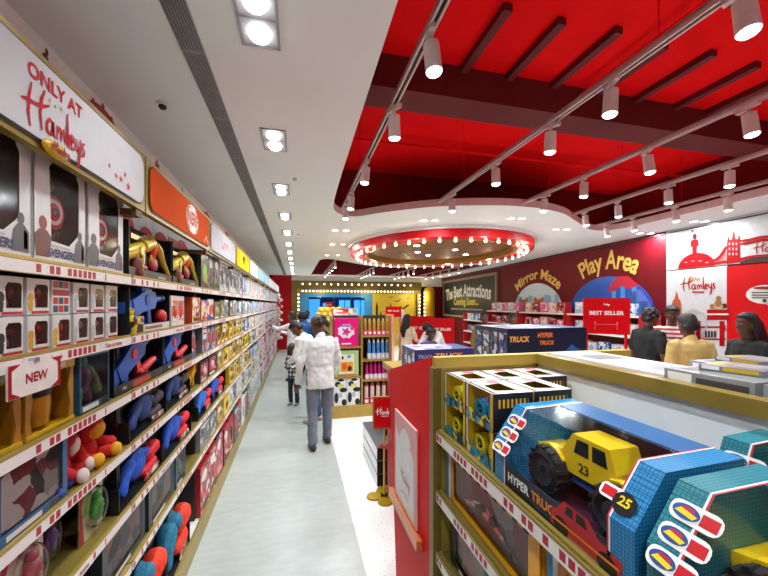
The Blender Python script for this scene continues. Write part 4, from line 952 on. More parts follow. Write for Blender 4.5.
BBR = blue_blaster(True); bbr = (BBR, .55, .14, .225, 'blaster_box', 'black tray with blue and red blaster', 'toy blaster')
row(1, 2, 1.735, [(blue_blaster(True), .13, .1, .22, 'blaster_box', 'x', 'x')][:0])
PW = picture_box(mat('#2f5f8f', .35), print_mat(['#cfcdc8', '#e0dedb', '#9aa0a2', '#1d1d22', '#d2d0cc', '#7a2a30', '#b9c4c4'], 15), .30, .225); pw = (PW, .30, .10, .225, 'window_toy_box', 'blue edged box with pale film window', 'toy box')
row(1, 3, .80, [pw, pw], gap=.02)
PL1 = plush('#b8141e', '#d8c8c4', 1.0); PL2 = plush('#c81e1a', '#e0a21c', 1.05); PL3 = plush('#8e1b24', '#2d4ea2', .75)
PL1.place('plush_toy', 'red plush toy with pale face patch, fourth shelf under white sign', 'plush toy', (XF-.10, 1.53, SH[3]+.001), .3)
PL2.place('plush_toy', 'red plush toy with yellow face and paws, fourth shelf under white sign', 'plush toy', (XF-.10, 1.70, SH[3]+.001), -.1)
PL3.place('plush_toy', 'small red and blue plush toy before the bigger plush toys on the fourth shelf', 'plush toy', (XF-.085, 1.42, SH[3]+.001), .2)
def card_toy(card, toy, w=.17, h=.24):
    k = Kit(); m = MB(); m.box(-.004, 0, -w/2, w/2, 0, h, 0); f = fr_x(.0008); m.holed([(-w*.5, 0), (-w*.3, 0), (-w*.42, h*.6), (-w*.2, h), (-w*.5, h)], [], f, 1); m.poly([f(*p) for p in rect(-w*.2, w*.4, h*.86, h*.95)], 2); k.add('backing_card', m, [print_mat(card, 12), mat('#a82434'), mat('#e2ded6')], fix=False)
    m = MB(); m.ell((.012, w*.08, h*.45), (.034, w*.36, h*.34), 0, 18, 10); k.add('bubble', m, CLEAR, smooth=60)
    m = MB(); m.limb([(.012, w*.08, h*.3), (.012, w*.08, h*.52)], [.02, .024]); m.ell((.014, w*.08, h*.64), (.014, .016, .018)); m.limb([(.012, w*.0, h*.5), (.016, -w*.08, h*.35)], [.011, .01]); m.limb([(.012, w*.16, h*.5), (.016, w*.26, h*.4)], [.011, .01]); k.add('toy_figure', m, mat(toy, .4), smooth=60); return k
CT1 = card_toy(['#cfa9a4', '#b9928a', '#a3323e', '#c9bfb0'], '#b2606a'); CT2 = card_toy(['#8fae6a', '#a8c47a', '#5d8a4a', '#b8bfa0'], '#4f9a3f'); CT3 = card_toy(['#2c4a3a', '#5e2a34', '#20262a'], '#57407a')
row(1, 4, .95, [(CT1, .22, .08, .24, 'carded_toy', 'pale pink carded toy', 'toy'), (CT1, .22, .08, .24, 'carded_toy', 'pale pink carded toy', 'toy')], gap=.02)
CT3.place('carded_toy', 'dark green and maroon carded toy beside the bright green cards', 'toy', (XF-.10, 1.465, SH[4]+.001), .05)
row(1, 4, 1.57, [(CT2, .18, .08, .24, 'carded_toy', 'bright green carded toy with red corner', 'toy')])
row(1, 5, 1.40, [(CT2, .18, .08, .24, 'carded_toy', 'bright green carded toy with red corner', 'toy')])
# ---- bay under the orange sign (index 2): Y 1.87 - 3.12
GB = gold_blaster(); gb = (GB, .60, .12, .27, 'blaster_box', 'black carton with gold toy blaster', 'toy blaster')
row(2, 0, 1.885, [gb, gb], gap=.01)
BB = blue_blaster(); row(2, 1, 1.87, [(BB, .55, .14, .225, 'blaster_box', 'open display tray with big blue blaster', 'toy blaster')])
OB = [far_box('#d8d2c8', ['#e2551f', '#f0ede6', '#d8321f', '#2a5aa8', '#e2551f'], .14, .2, .11, 0), far_box('#c94a1c', ['#f2b01c', '#e2551f', '#f2f0ea', '#3a2a1a'], .25, .2, .11, 1, 30)]
ob = lambda i, l: (OB[i], (.14, .25)[i], .11, .2, 'dart_box', l, 'toy box')
y = row(2, 1, 2.44, [ob(0, 'white and orange dart box'), ob(0, 'white and orange dart box')])
kx = Kit(); m = MB(); m.ell((0, 0, .07), (.055, .055, .06)); kx.add('blue_ball', m, mat('#1f5fae', .35), smooth=70); m = MB(); m.box(-.04, .04, -.06, .06, 0, .018); kx.add('orange_base', m, mat('#dd5a1f'))
kx.place('ball_toy', 'round blue toy on an orange base between the dart boxes on the second shelf', 'toy', (XF-.09, y+.07, SH[1]+.001)); y += .15
row(2, 1, y, [ob(1, 'orange framed dart box')])
y = row(2, 2, 1.76, [bbr, bbr], gap=.012)
TR = Kit(); m = MB(); m.prism([(-.06, 0), (.06, 0), (.05, .16), (.0, .21), (-.05, .16)], 0, -.05, .05, 0); m.prism([(-.06, .0), (.06, 0), (.052, .09), (-.052, .06)], 0, .05, .054, 1); m.prism([(-.02, .06), (.03, .05), (.035, .13), (-.01, .16)], 0, .05, .056, 2); TR.add('carton', m, [mat('#8d8f98', .4), print_mat(['#5a5d9a', '#c22a2a', '#d8d6d2', '#3a3c58'], 22), mat('#c8302c')])
tr = (TR, .13, .1, .21, 'pointed_toy_pack', 'grey pointed pack with red print', 'toy box')
row(2, 2, y, [tr]*1)
CP1 = costume_pack('#1650c0', '#d3121e', .52, .22); CP2 = costume_pack('#1b3a7a', '#3a2a34', .5, .2)
cp1 = (CP1, .53, .09, .22, 'costume_pack', 'black pack, blue suit and red cape', 'costume'); cp2 = (CP2, .5, .09, .2, 'costume_pack', 'black pack with folded navy suit', 'costume')
row(2, 3, 1.87, [cp2, cp2], gap=.01)
YG = Kit(); m = MB(); i = blaster_mesh(m, .34, .9, 0, 0, 1, .35); shift(m, i, .02, 0, .08); YG.add('yellow_blaster', m, [mat('#e0a516', .35), mat('#d8501c', .35)], smooth=35); m = MB(); m.box(-.05, -.04, -.19, .19, 0, .2); m.box(-.05, .04, -.19, .19, 0, .006); YG.add('black_tray', m, mat('#17171a'))
YG.place('blaster_box', 'black tray with a bright yellow toy blaster on the fourth shelf past the costumes', 'toy blaster', (XF-.08, 3.14, SH[3]+.001))
row(1, 4, 1.76, [(CP1, .1, .1, .1, '', '', '')][:0]); row(2, 4, 1.78, [cp1, cp1], gap=.015)
GP = picture_box(mat('#2a3138', .35), print_mat(['#4e565c', '#6d7478', '#2e3438', '#a86a4a', '#878c8e'], 14), .42, .235, .10); gp = (GP, .42, .10, .235, 'window_toy_box', 'wide dark grey window box with orange print', 'toy box')
row(1, 5, 1.66, [gp]); row(2, 5, 2.1, [gp, (CRB, .215, .11, .23, 'creature_box', 'blue edged window box with green and purple toy', 'toy box')], gap=.01)
CP3 = costume_pack('#1c7496', '#f0391c', .46, .42, .12, '#14161c'); cp3 = (CP3, .46, .12, .42, 'costume_pack', 'tall pack, teal suit and orange cape', 'costume')
row(1, 6, 1.38, [cp3]); row(2, 6, 1.9, [cp3, cp3], gap=.02)
# ---- further bays
P = {
 'blackwhite': ('#c9c9cc', ['#17181b', '#e4e4e6', '#4a4c54', '#d8d8da', '#22242a'], 'black and white window box'),
 'purple': ('#2a2230', ['#4a2a66', '#17171c', '#6f8f2a', '#a83a8c', '#1c1a22'], 'dark purple toy box'),
 'lime': ('#1c1c20', ['#6fc22a', '#d8501c', '#1a1a1e', '#2a2a30', '#7cd030'], 'black box with lime green toy'),
 'olive': ('#6e6440', ['#8d7f4a', '#3a3626', '#a89a6a', '#55503a', '#c2b47a'], 'olive and tan toy box'),
 'primary': ('#2a4ea0', ['#d8281f', '#f0c41c', '#2a5ab8', '#e8e6e0', '#d8281f'], 'red and blue toy box'),
 'grey': ('#8f9298', ['#5a5d66', '#b9bcc0', '#3a3d44', '#d2d4d6', '#74777e'], 'grey printed toy box'),
 'yellow': ('#d8b41c', ['#e6c21e', '#3a3220', '#d8b41c', '#f0dc6a', '#5a4a1c'], 'yellow figure box'),
 'gold': ('#a88a3a', ['#b89a4a', '#6a5424', '#d2ba74', '#3a2e18', '#c8aa54'], 'golden brown figure box'),
 'magenta': ('#3a2026', ['#a82a4a', '#d23a5a', '#2a1a1e', '#8a1f34', '#e0a0a8'], 'magenta and black toy box'),
 'red': ('#a81a24', ['#c2222c', '#e6e0da', '#8a141c', '#d8483c', '#3a1a1c'], 'red and white toy box'),
 'blue': ('#2f5a9a', ['#2a5aa8', '#e2e6ea', '#16366e', '#7aa8d8', '#d8dce0'], 'blue and white toy box'),
 'pale': ('#d2d6da', ['#dfe3e6', '#a8c8dc', '#e8e4e0', '#c2ccd2', '#8fb0c8'], 'pale blue and white box'),
 'peach': ('#d8b8a8', ['#e6c8b4', '#d89a84', '#f0e0d4', '#b87a6a', '#e8d2c4'], 'peach coloured box'),
 'pink': ('#d86a94', ['#e07aa2', '#f2d2de', '#c23a74', '#f0e8ec', '#d85a8a'], 'pink toy box'),
 'white': ('#dededf', ['#e9e8e6', '#c8ccd0', '#b8bcc4', '#f0eeec', '#9aa2ac'], 'white toy box'),
 'teal': ('#2a6a74', ['#2a7a84', '#d8501c', '#1a3a44', '#5aa8b0', '#c8402a'], 'teal and orange toy pack'),
}
_fk = {}
def fk(pal, w, h, style):
    e, c, l = P[pal]; key = (pal, w, h, style)
    if key not in _fk: _fk[key] = far_box(e, c, w, h, .15, style)
    return (_fk[key], w, .15, h, {0: 'window_toy_box', 1: 'printed_toy_box', 2: 'toy_pack'}[style], l, 'toy box')
plan = {
 3: [['lime', 'purple', 'purple', 'blackwhite', 'blackwhite'], ['primary', 'primary', 'olive', 'olive', 'grey'], None, ['magenta', 'magenta', 'gold', 'yellow'], None, ['grey', 'grey', 'gold', 'yellow'], ['red', 'red', 'magenta', 'red']],
 4: [['blackwhite', 'blackwhite', 'grey', 'blackwhite', 'blue'], ['olive', 'grey', 'grey', 'pale', 'grey'], ['yellow', 'yellow', 'yellow', 'yellow', 'blackwhite'], ['gold', 'yellow', 'gold', 'gold', 'yellow'], ['yellow', 'gold', 'yellow', 'gold', 'white'], ['white', 'grey', 'white', 'white', 'grey'], ['red', 'teal', 'red', 'white']],
 5: [['blue', 'white', 'pale', 'peach', 'peach'], ['white', 'grey', 'pale', 'blue', 'pale'], ['blue', 'grey', 'white', 'peach', 'white'], ['yellow', 'yellow', 'gold', 'white', 'grey'], ['yellow', 'gold', 'grey', 'blue', 'blue'], ['white', 'pale', 'grey', 'white', 'yellow'], ['teal', 'grey', 'white', 'white']],
 6: [['pale', 'white', 'peach', 'pale', 'white'], ['pale', 'blue', 'blue', 'white', 'grey'], ['peach', 'peach', 'white', 'pale', 'pale'], ['grey', 'white', 'pale', 'magenta', 'pink'], ['blue', 'blue', 'grey', 'pale', 'pink'], ['white', 'pale', 'white', 'pale', 'grey'], ['white', 'pale', 'white', 'white']],
}
for b in range(7, 12):
    pool = [['pale', 'white', 'pink', 'blue'], ['blue', 'pale', 'white', 'pink'], ['peach', 'white', 'pale', 'pink'], ['pink', 'white', 'grey', 'magenta'], ['pink', 'pale', 'magenta', 'white'], ['white', 'pink', 'pale', 'peach'], ['pink', 'red', 'white', 'pink']]
    plan[b] = [[rnd.choice(pool[s]) for _ in range(4)] for s in range(7)]
for b in plan:
    for s in range(7):
        if plan[b][s] is None: continue
        n = len(plan[b][s]); w = round(1.22/n-.012, 3); h = (.30 if s == 0 else .17 if s < 6 else .40)
        two = (b == 4 and s in (2,)) or (b == 4 and s == 4)
        st = {'yellow': 0, 'gold': 1, 'blackwhite': 2, 'teal': 2, 'lime': 2}
        items = [fk(p, w, .105 if two else round(h+.012*((i+s) % 3), 3), st.get(p, (i+s) % 3 if p in ('grey', 'white', 'pale', 'primary') else 1 if (s+b) % 2 else 0)) for i, p in enumerate(plan[b][s])]
        row(b, s, B(b)+.02, items, gap=.011, stack=2 if two else 1)
row(3, 2, B(3)-.02+.1, [tr]*4+[fk('yellow', .16, .19, 0)]*3, gap=.012)
CPB = costume_pack('#1a6ad0', '#d31a2a', .5, .22); row(3, 4, B(3)-.06, [(CPB, .5, .09, .22, 'costume_pack', 'black pack with bright blue suit', 'costume'), (CP1, .53, .09, .22, 'costume_pack', 'black pack, blue suit and red cape', 'costume')])
# soft toys hanging at the far end of the shelving
for i, (z, c) in enumerate(((2.1, '#e2dcd8'), (1.85, '#c92a34'), (1.6, '#e8c8c8'), (1.3, '#d8d4cc'), (.95, '#c8b8a8'), (.6, '#e6e2dc'))):
    plush(c, '#efe6e0', 1.9).place('plush_toy', '%s soft toy at the far end of the shelving, %s from the top' % (['white', 'red', 'pale pink', 'off-white', 'tan', 'cream'][i], ORD[i]), 'plush toy', (-.78, B(12)+.22, z-.1), .3)
t = thing('soft_toy_rack', 'narrow white rack holding soft toys at the far end of the wall shelving', 'rack', (XW+.01, B(12)+.22, 0))
MB().box(0, .02, -.2, .2, 0, 2.4).build('back_board', WHITE, t); MB().box(0, .4, -.2, .2, 0, .12).build('base', GOLD, t)
for z in (2.0, 1.75, 1.5, 1.2, .85, .5): MB().box(.02, .42, -.18, .18, z-.012, z).build('shelf', WHITE, t)
# ================================================================= RIGHT GONDOLA
GX0, GX1, GX2, GY0, GY1 = .62, 1.17, 1.72, -1.1, 1.53
GS = [1.318, 1.045, .765, .46]
gr = thing('display_gondola', 'gold framed gondola with white centre panel holding toy trucks, red end facing the aisle', 'gondola', (GX1, .2, 0))
def gb_(m, x0, x1, y0, y1, z0, z1, mi=0): m.box(x0-GX1, x1-GX1, y0-.2, y1-.2, z0, z1, mi); return m
m = MB(); gb_(m, GX0, GX2, GY0, GY1, 0, .14); m.build('base_plinth', GOLD, gr)
m = MB(); gb_(m, GX1-.012, GX1+.012, GY0, GY1-.03, .14, 1.607); m.build('white_centre_panel', mat('#dcdde0', .5, var=.02), gr)
m = MB(); gb_(m, GX1-.03, GX1+.022, GY0, GY1-.03, 1.607, 1.655); m.build('top_rail', mat('#8f7630', .35, .3), gr)
m = MB(); gb_(m, GX0, GX2, GY1-.03, GY1, .14, 1.607, 0); m.build('end_panel', GOLDL, gr)
m = MB(); gb_(m, GX0-.005, GX2+.005, GY1-.04, GY1+.005, 1.607, 1.655); m.build('end_rail', GOLDL, gr)
for x in (GX0, GX2):
    m = MB(); gb_(m, x-.02, x+.02, GY1-.04, GY1+.005, 0, 1.607); m.build('corner_post', mat('#7d6a30', .35, .4), gr)
for z in GS:
    m = MB(); gb_(m, GX0+.02, GX1-.012, GY0, GY1-.04, z-.02, z); s = m.build('shelf', mat('#6e5d2c', .4, .3), gr)
    m = MB(); gb_(m, GX0-.006, GX0-.001, GY0, GY1-.04, z, z+.007); gb_(m, GX0+.006, GX0+.02, GY0, GY1-.04, z-.045, z+.010); m.build('lip', mat('#8f7a34', .35, .35), s)
    m = MB(); hl = (GY1-.04-GY0)/2; m.box(0, .008, -hl, hl, -.021, .021); m.build('price_strip', strip_mat(True), s, (GX0-GX1-.004, (GY0+GY1-.04)/2-.2, z-.022))
    m = MB(); gb_(m, GX1+.012, GX2-.01, GY0, GY1-.04, z+.06, z+.08); m.build('back_shelf', GOLD, gr)
m = MB(); f = fr_o((GX0-GX1-.0062, 0, GS[0]-.02), (0, -1, 0), (0, 0, 1)); m.box(-.556, -.555, .30-.03, .30+.06, GS[0]-.036, GS[0]-.003, 1); add_script(m, .07, f, 0, (-.30-.02, 0), .06)
m.build('script_lettering', [INK, mat('#f0ebe8')], gr, fix=False)

# trucks in window boxes
def toy_truck(m, L, body, trim, wheel, dark, s=1.0):
    """pickup along Y, nose at -Y; material indices"""
    prof = [(-.47, .24), (-.48, .34), (-.2, .40), (-.10, .56), (.20, .56), (.25, .41), (.25, .26)]; m.prism([(a*L, b*L) for a, b in ((.252, .22), (.252, .38), (.47, .40), (.47, .24))], 0, -.12*L, .12*L, trim)
    m.prism([(a*L, b*L) for a, b in prof], 0, -.135*L, .135*L, body)
    for sx in (-1, 1):
        x = sx*.1365*L
        m.poly([(x, -.09*L, .42*L), (x, .04*L, .42*L), (x, .04*L, .53*L), (x, -.06*L, .53*L)], dark); m.poly([(x, .07*L, .42*L), (x, .19*L, .42*L), (x, .17*L, .53*L), (x, .07*L, .53*L)], dark)
        for y in (-.30, .30):
            m.prism([(y*L+.15*L*math.cos(q*PI/6), .25*L+.15*L*math.sin(q*PI/6)) for q in range(7)], 0, min(sx*.10*L, sx*.17*L), max(sx*.10*L, sx*.17*L), body)
    m.poly([(-.12*L, -.2*L, .405*L), (.12*L, -.2*L, .405*L), (.11*L, -.11*L, .55*L), (-.11*L, -.11*L, .55*L)], dark)
    m.box(-.14*L, .14*L, -.52*L, -.46*L, .2*L, .27*L, dark); m.box(-.1*L, .1*L, -.42*L, .44*L, .17*L, .25*L, trim)
    for a in (-.3, -.1, .1, .3): m.tube([(-.15*L, a*L, .2*L), (-.15*L, (a+.1)*L, .29*L), (-.14*L, (a+.2)*L, .2*L)], .012*L, 6, trim)
def wheel_mesh(R, W, tyre, hub, nm='wheel'):
    m = MB(); m.torus((0, 0, 0), R*.70, R*.33, 0, 22, 8, 0, 1, 1); i = 0
    m.v = [(v[0]*W/(R*.62), v[1], v[2]) for v in m.v]
    for k in range(14):
        a = 2*PI*k/14; m.box(-W*.45, W*.45, -.006, .006, R*.92, R*1.03, 0)
        for j in range(len(m.v)-8, len(m.v)): v = m.v[j]; m.v[j] = (v[0], v[1]*math.cos(a)-v[2]*math.sin(a), v[1]*math.sin(a)+v[2]*math.cos(a))
    m.cyl((-W*.4, 0, 0), (W*.4, 0, 0), R*.45, None, 14, 1); m.cyl((-W*.46, 0, 0), (W*.46, 0, 0), R*.16, None, 8, 0)
    return m.mesh(nm, [tyre, hub], smooth=40)
TYRE = mat('#141416', .8)
def hex_print(c1, c2, key):
    if key in MATS: return MATS[key]
    m, N, L, b = base_mat(key, .25); tc = N.new('ShaderNodeTexCoord'); v = N.new('ShaderNodeTexVoronoi'); v.feature = 'DISTANCE_TO_EDGE'; v.inputs['Scale'].default_value = 120; v.inputs['Randomness'].default_value = .12
    L.new(tc.outputs['Object'], v.inputs['Vector']); r = N.new('ShaderNodeValToRGB'); e = r.color_ramp.elements; e[0].color = srgb(c2)+(1,); e[0].position = .04; e[1].position = .12; e[1].color = srgb(c1)+(1,)
    L.new(v.outputs['Distance'], r.inputs['Fac']); L.new(r.outputs['Color'], b.inputs['Base Color']); MATS[key] = m; return m
def hyper_box(L, band, line, body='#d8b312', front=True):
    D, z1, z2 = .15, .13, .245
    pr = [(-D, 0), (D, 0), (D, z1), (.07, z2-.006), (-D, z2)]
    k = Kit(); bw = .062; hl = L/2
    m = MB(); m.box(-D, D, -hl+bw, hl-bw, 0, .008, 0); m.box(-D, -D+.006, -hl+bw, hl-bw, .008, z2-.004, 0)
    m.box(D-.003, D, -hl+bw, hl-bw, .008, .072, 1); m.prism([(-D, z2-.005), (-D, z2), (-.055, z2-.002), (-.055, z2-.008)], 1, -hl+bw, hl-bw, 2)
    base = k.add('carton', m, [print_mat(['#1b1c22', '#2a1622', '#22262e', '#3a1a2a'], 10), print_mat(['#0f1a2c', '#142844', '#0c121e', '#1c1a20'], 10), mat('#2b5f92', .3)])
    for q, (a, b) in enumerate(((-hl, -hl+bw), (hl-bw, hl))):
        m = MB(); m.prism(pr, 1, a, b, 0); e = .0012; n = len(pr)
        yy = b if q == 0 else a
        m2 = MB()
        for (p, r_) in zip(pr[1:], pr[2:]):       # red and white edge lines over the band
            for o0, o1, mi in ((0, .004, 0), (.004, .008, 1)):
                s = -1 if q == 0 else 1
                ya, yb = yy+s*o0, yy+s*o1
                nx, nz = (r_[1]-p[1]), -(r_[0]-p[0]); ll = math.hypot(nx, nz); nx, nz = nx/ll*e, nz/ll*e
                m2.poly([(p[0]+nx, ya, p[1]+nz), (p[0]+nx, yb, p[1]+nz), (r_[0]+nx, yb, r_[1]+nz), (r_[0]+nx, ya, r_[1]+nz)], mi)
        o = k.add('printed_end_band', m, hex_print(band[0], band[1], 'hex_%s' % band[0]))
        k.add('edge_lines', m2, [mat('#b52a3c', .3), mat('#e6e2e0', .3)], parent=o, fix=False)
    m = MB(); yb = hl-bw; x0 = D-.001
    m.poly([(x0, -yb, .072), (x0, yb, .072), (x0, yb, z1), (x0, -yb, z1)]); m.poly([(x0, -yb, z1), (x0, yb, z1), (.07, yb, z2-.007), (.07, -yb, z2-.007)]); m.poly([(.07, -yb, z2-.007), (.07, yb, z2-.007), (-.055, yb, z2-.003), (-.055, -yb, z2-.003)])
    k.add('window_film', m, CLEAR, fix=False)
    # stickers
    vx, vz = (.07-D), (z2-.006-z1); ll = math.hypot(vx, vz); vx, vz = vx/ll, vz/ll
    fs = lambda y0, off: fr_o((D+vz*off, y0, z1-vx*off), (0, 1, 0), (vx, 0, vz))
    STK = [mat('#e9e6e4', .3), mat('#c01c26', .3), mat('#e8e4e0', .3), mat('#2d4a8c', .3), mat('#e3c41c', .3), mat('#15161a', .3)]
    for q in range(3):
        m = MB(); zz = -.012+q*.048; y0 = -hl+bw*.62
        f0, f1, f2 = fs(y0, .003), fs(y0, .0038), fs(y0, .0046)
        m.holed(rr(-.03, .055, zz-.019, zz+.019, .015), [], f0, 0); m.poly([f1(.022, zz-.011), f1(.05, zz-.011), f1(.05, zz+.011), f1(.022, zz+.011)], 1)
        m.disc((-.002, zz), .026, .017, f1, 2, 18); m.disc((-.002, zz), .023, .014, f2, 3, 18)
        f3 = fs(y0, .005); m.holed([(-.02, zz-.004), (.012, zz-.009), (.018, zz-.001), (-.012, zz+.005)], [], f3, 4); m.poly([f3(-.012, zz+.006), f3(.012, zz+.002), f3(.010, zz+.008), f3(-.008, zz+.010)], 1)
        k.add('sticker', m, STK, fix=False)
    m = MB(); y0 = hl-bw*.7; f0, f1, f2 = fs(y0, .003), fs(y0, .0038), fs(y0, .0046)
    m.holed(rr(-.06, 0, .03, .062, .012), [], f0, 0); m.poly([f1(-.053, .036), f1(-.02, .036), f1(-.02, .056), f1(-.053, .056)], 1)
    m.disc((.004, .038), .027, .024, f1, 5, 20); add_text(m, '25', .028, f2, 4, (.004, .040), bold=.03)
    k.add('round_badge', m, STK, fix=False)
    m = MB(); f = fr_x(D+.001); add_text(m, 'HYPER', .036, f, 0, (-hl*.50, .040), bold=.03, wide=.95); k.add('white_lettering', m, mat('#dfe4e8'), fix=False)
    m = MB(); add_text(m, 'TRUCK', .036, f, 0, (-hl*.02, .040), bold=.03, wide=.95); k.add('orange_lettering', m, mat('#e8861c'), fix=False)
    m = MB(); fx_ = fr_x(D+.0012); y0 = hl*.55        # printed red truck over the front corner
    m.holed([(y0-.12+a, b) for a, b in ((0, .012), (.20, .012), (.21, .05), (.15, .06), (.12, .088), (.045, .09), (.02, .06), (0, .05))], [], fx_, 0)
    for a in (.035, .17): m.disc((y0-.12+a, .022), .026, .024, fr_x(D+.0016), 1, 14)
    m.poly([fr_x(D+.0017)(y0-.12+a, b) for a, b in ((.05, .062), (.075, .062), (.075, .084), (.055, .084))], 1); m.poly([fr_x(D+.0017)(y0-.12+a, b) for a, b in ((.085, .062), (.118, .062), (.11, .084), (.085, .084))], 1); m.poly([fr_x(D+.0017)(y0-.12+a, b) for a, b in ((.005, .028), (.2, .028), (.2, .034), (.005, .034))], 2)
    k.add('printed_truck', m, [mat('#b3202c', .3), mat('#15161a', .4), mat('#dd7a2a')], fix=False)
    m = MB(); fb_ = fr_x(D+.0006); m.holed([(hl*.12, .0), (hl-bw, 0), (hl-bw, .066), (hl*.7, .06), (hl*.45, .035), (hl*.25, .03)], [], fb_, 0); k.add('printed_sand', m, print_mat(['#8f7a62', '#6d5a48', '#a8917a', '#4a3d34'], 26), fix=False)
    T = L*.80; m = MB(); toy_truck(m, T, 0, 1, 2, 3)
    m.v = [(v[0]*.85-.015, v[1]+.0, v[2]*.93+.004) for v in m.v]
    tr_ = k.add('toy_truck', m, [mat(body, .3), mat('#1d4fa0', .35), TYRE, mat('#121418', .2)])
    for sx in (-1, 1):
        for y in (-.30, .30):
            w = wheel_mesh(T*.165, T*.15, TYRE, mat('#3c3d42', .4)); w.transform(Matrix.Translation((sx*.165*T*.85-.015, y*T, T*.165+.012))); k.p.append(('wheel', w, tr_))
    m = MB(); a = -.015+.137*T*.85; fm_ = fr_x(a); add_text(m, '23', T*.09, fm_, 0, (0, .31*T), bold=.03); k.add('door_number', m, mat('#17181a'), parent=tr_, fix=False)
    return k
HZ = GS[0]+.001
HY1 = hyper_box(.50, ('#2f86b8', '#1b4f86'), None); HY2 = hyper_box(.52, ('#2f7f8c', '#1b5568'), None)
HY1.place('truck_box', 'blue banded window box with yellow toy truck, at the shelf edge beside the small boxes', 'toy truck box', (GX0+.175, .80, HZ), PI)
HY2.place('truck_box', 'teal banded window box with yellow toy truck, at the shelf edge nearest the camera', 'toy truck box', (GX0+.175, .265, HZ), PI)
HY2.place('truck_box', 'teal banded window box standing against the white panel behind the front truck boxes', 'toy truck box', (GX1-.012-.09, .38, HZ), PI, scale=(.58, 1.0, 1.06))
def small_truck_box(wc, body, seed, top='#d8d6d2'):
    w, d, h = .195, .158, .133; k = Kit(); m = MB()
    m.box(-d/2, d/2, -w/2, w/2, 0, .003, 0); m.box(-d/2, -d/2+.003, -w/2, w/2, .003, h, 1); m.box(-d/2+.003, d/2, -w/2, -w/2+.003, .003, h, 1); m.box(-d/2+.003, d/2, w/2-.003, w/2, .003, h, 1)
    m.box(-d/2, d/2, -w/2-.0008, -w/2-.0001, 0, h, 2); m.box(-d/2, d/2, w/2+.0001, w/2+.0008, 0, h, 2)
    fy = fr_y(w/2+.0012); m.poly([fy(*p) for p in rect(-.06, .06, h*.62, h*.85)], 3)
    fy = fr_y(-w/2-.0012); m.poly([fy(*p) for p in rect(-.06, .06, h*.62, h*.85)], 3); m.disc((.0, h*.35), .022, .02, fy, 4, 12)
    k.add('carton', m, [mat('#1a1a1c', .35), mat('#d8b01e', .4), mat('#191a1c', .35), stripes('#d8a81c', '#1c1a14', 60, 0), mat('#a33a3a')])
    m = MB(); ft = lambda a, b: Vector((b, a, h+.001)); m.holed([(-w/2, -d/2), (w/2, -d/2), (w/2, d/2), (-w/2, d/2)], [[(-w*.26, -d*.24), (w*.36, -d*.24), (w*.28, d*.28), (-w*.14, d*.28)]], ft, 0)
    f2 = lambda a, b: Vector((b, a, h+.002)); m.disc((-w*.36, -.02), .018, .03, f2, 1, 14); m.poly([f2(-w*.48, d*.4), f2(w*.48, d*.4), f2(w*.48, d*.47), f2(-w*.48, d*.47)], 2)
    k.add('top_panel', m, [mat(top, .35), mat('#c25a5e'), mat('#2a2a2c')], fix=False)
    m = MB(); f = fr_x(d/2+.0005); m.holed([(-w/2, 0), (w/2, 0), (w/2, .05), (w*.36, .035), (w*.25, .052), (w*.1, .03), (-.05*w, .045), (-.2*w, .034), (-.3*w, .05), (-w/2, .04)], [], f, 0)
    m.poly([f(-w/2, .0), f(-w/2+.012, 0), f(-w/2+.012, h), f(-w/2, h)], 1); m.poly([f(w/2-.018, .0), f(w/2, 0), f(w/2, h), f(w/2-.018, h)], 2); k.add('front_print', m, [print_mat(['#1f6c94', '#2a86aa', '#17323e', '#d8c022', '#1c1c20'], 40), mat('#c8c6c2'), mat('#d2a41c')], fix=False)
    T = .145; m = MB(); toy_truck(m, T, 0, 1, 2, 3); m.v = [(v[0]*1.15, v[1], v[2]*1.1+.02) for v in m.v]; t_ = k.add('toy_truck', m, [mat(body, .3), mat('#2a7ab8', .35), TYRE, mat('#141416', .2)])
    for sx in (-1, 1):
        for y in (-.30, .30):
            wm = wheel_mesh(.038, .026, mat(wc, .5), TYRE); wm.transform(Matrix.Translation((sx*.036, y*T*1.15, .041))); k.p.append(('wheel', wm, t_))
    return k
SB = [small_truck_box('#d8c41c', '#d8d838', 0), small_truck_box('#1f8fb4', '#7a4aa8', 1), small_truck_box('#d8c41c', '#2a7aa8', 2), small_truck_box('#c8242c', '#3a3a40', 3)]
SBB = [small_truck_box('#d8c41c', '#2a7aa8', 4, '#3f86b4'), small_truck_box('#c8242c', '#d8b31c', 5, '#b8c8d2')]
cols = [('beside the end rail', 1.385, [[0, 2, 0], [2, 0, 1]]), ('next to the big blue box', 1.178, [[1, 1, 2], [0, 1, 0]])]
for cn, y, lv in cols:
    for l in (0, 1):
        for q in ((0, 1, 2) if cn == 'beside the end rail' else (0, 1)):
            kk = SB[lv[1-l][q]]
            kk.place('small_truck_box', 'open yellow truck box %s, %s layer, %s from shelf edge' % (cn, ('lower', 'upper')[l], ORD[q]), 'toy truck box', (GX0+.115+q*.163, y, HZ+l*.1355), PI+rnd.uniform(-.02, .02))
for q, y in enumerate((.98, .77)):
    for l in (0,):
        SBB[(q+l) % 2].place('small_truck_box', 'open truck box behind the blue banded box, %s along the white panel' % ORD[q], 'toy truck box', (GX1-.095, y, HZ+l*.1355), PI)
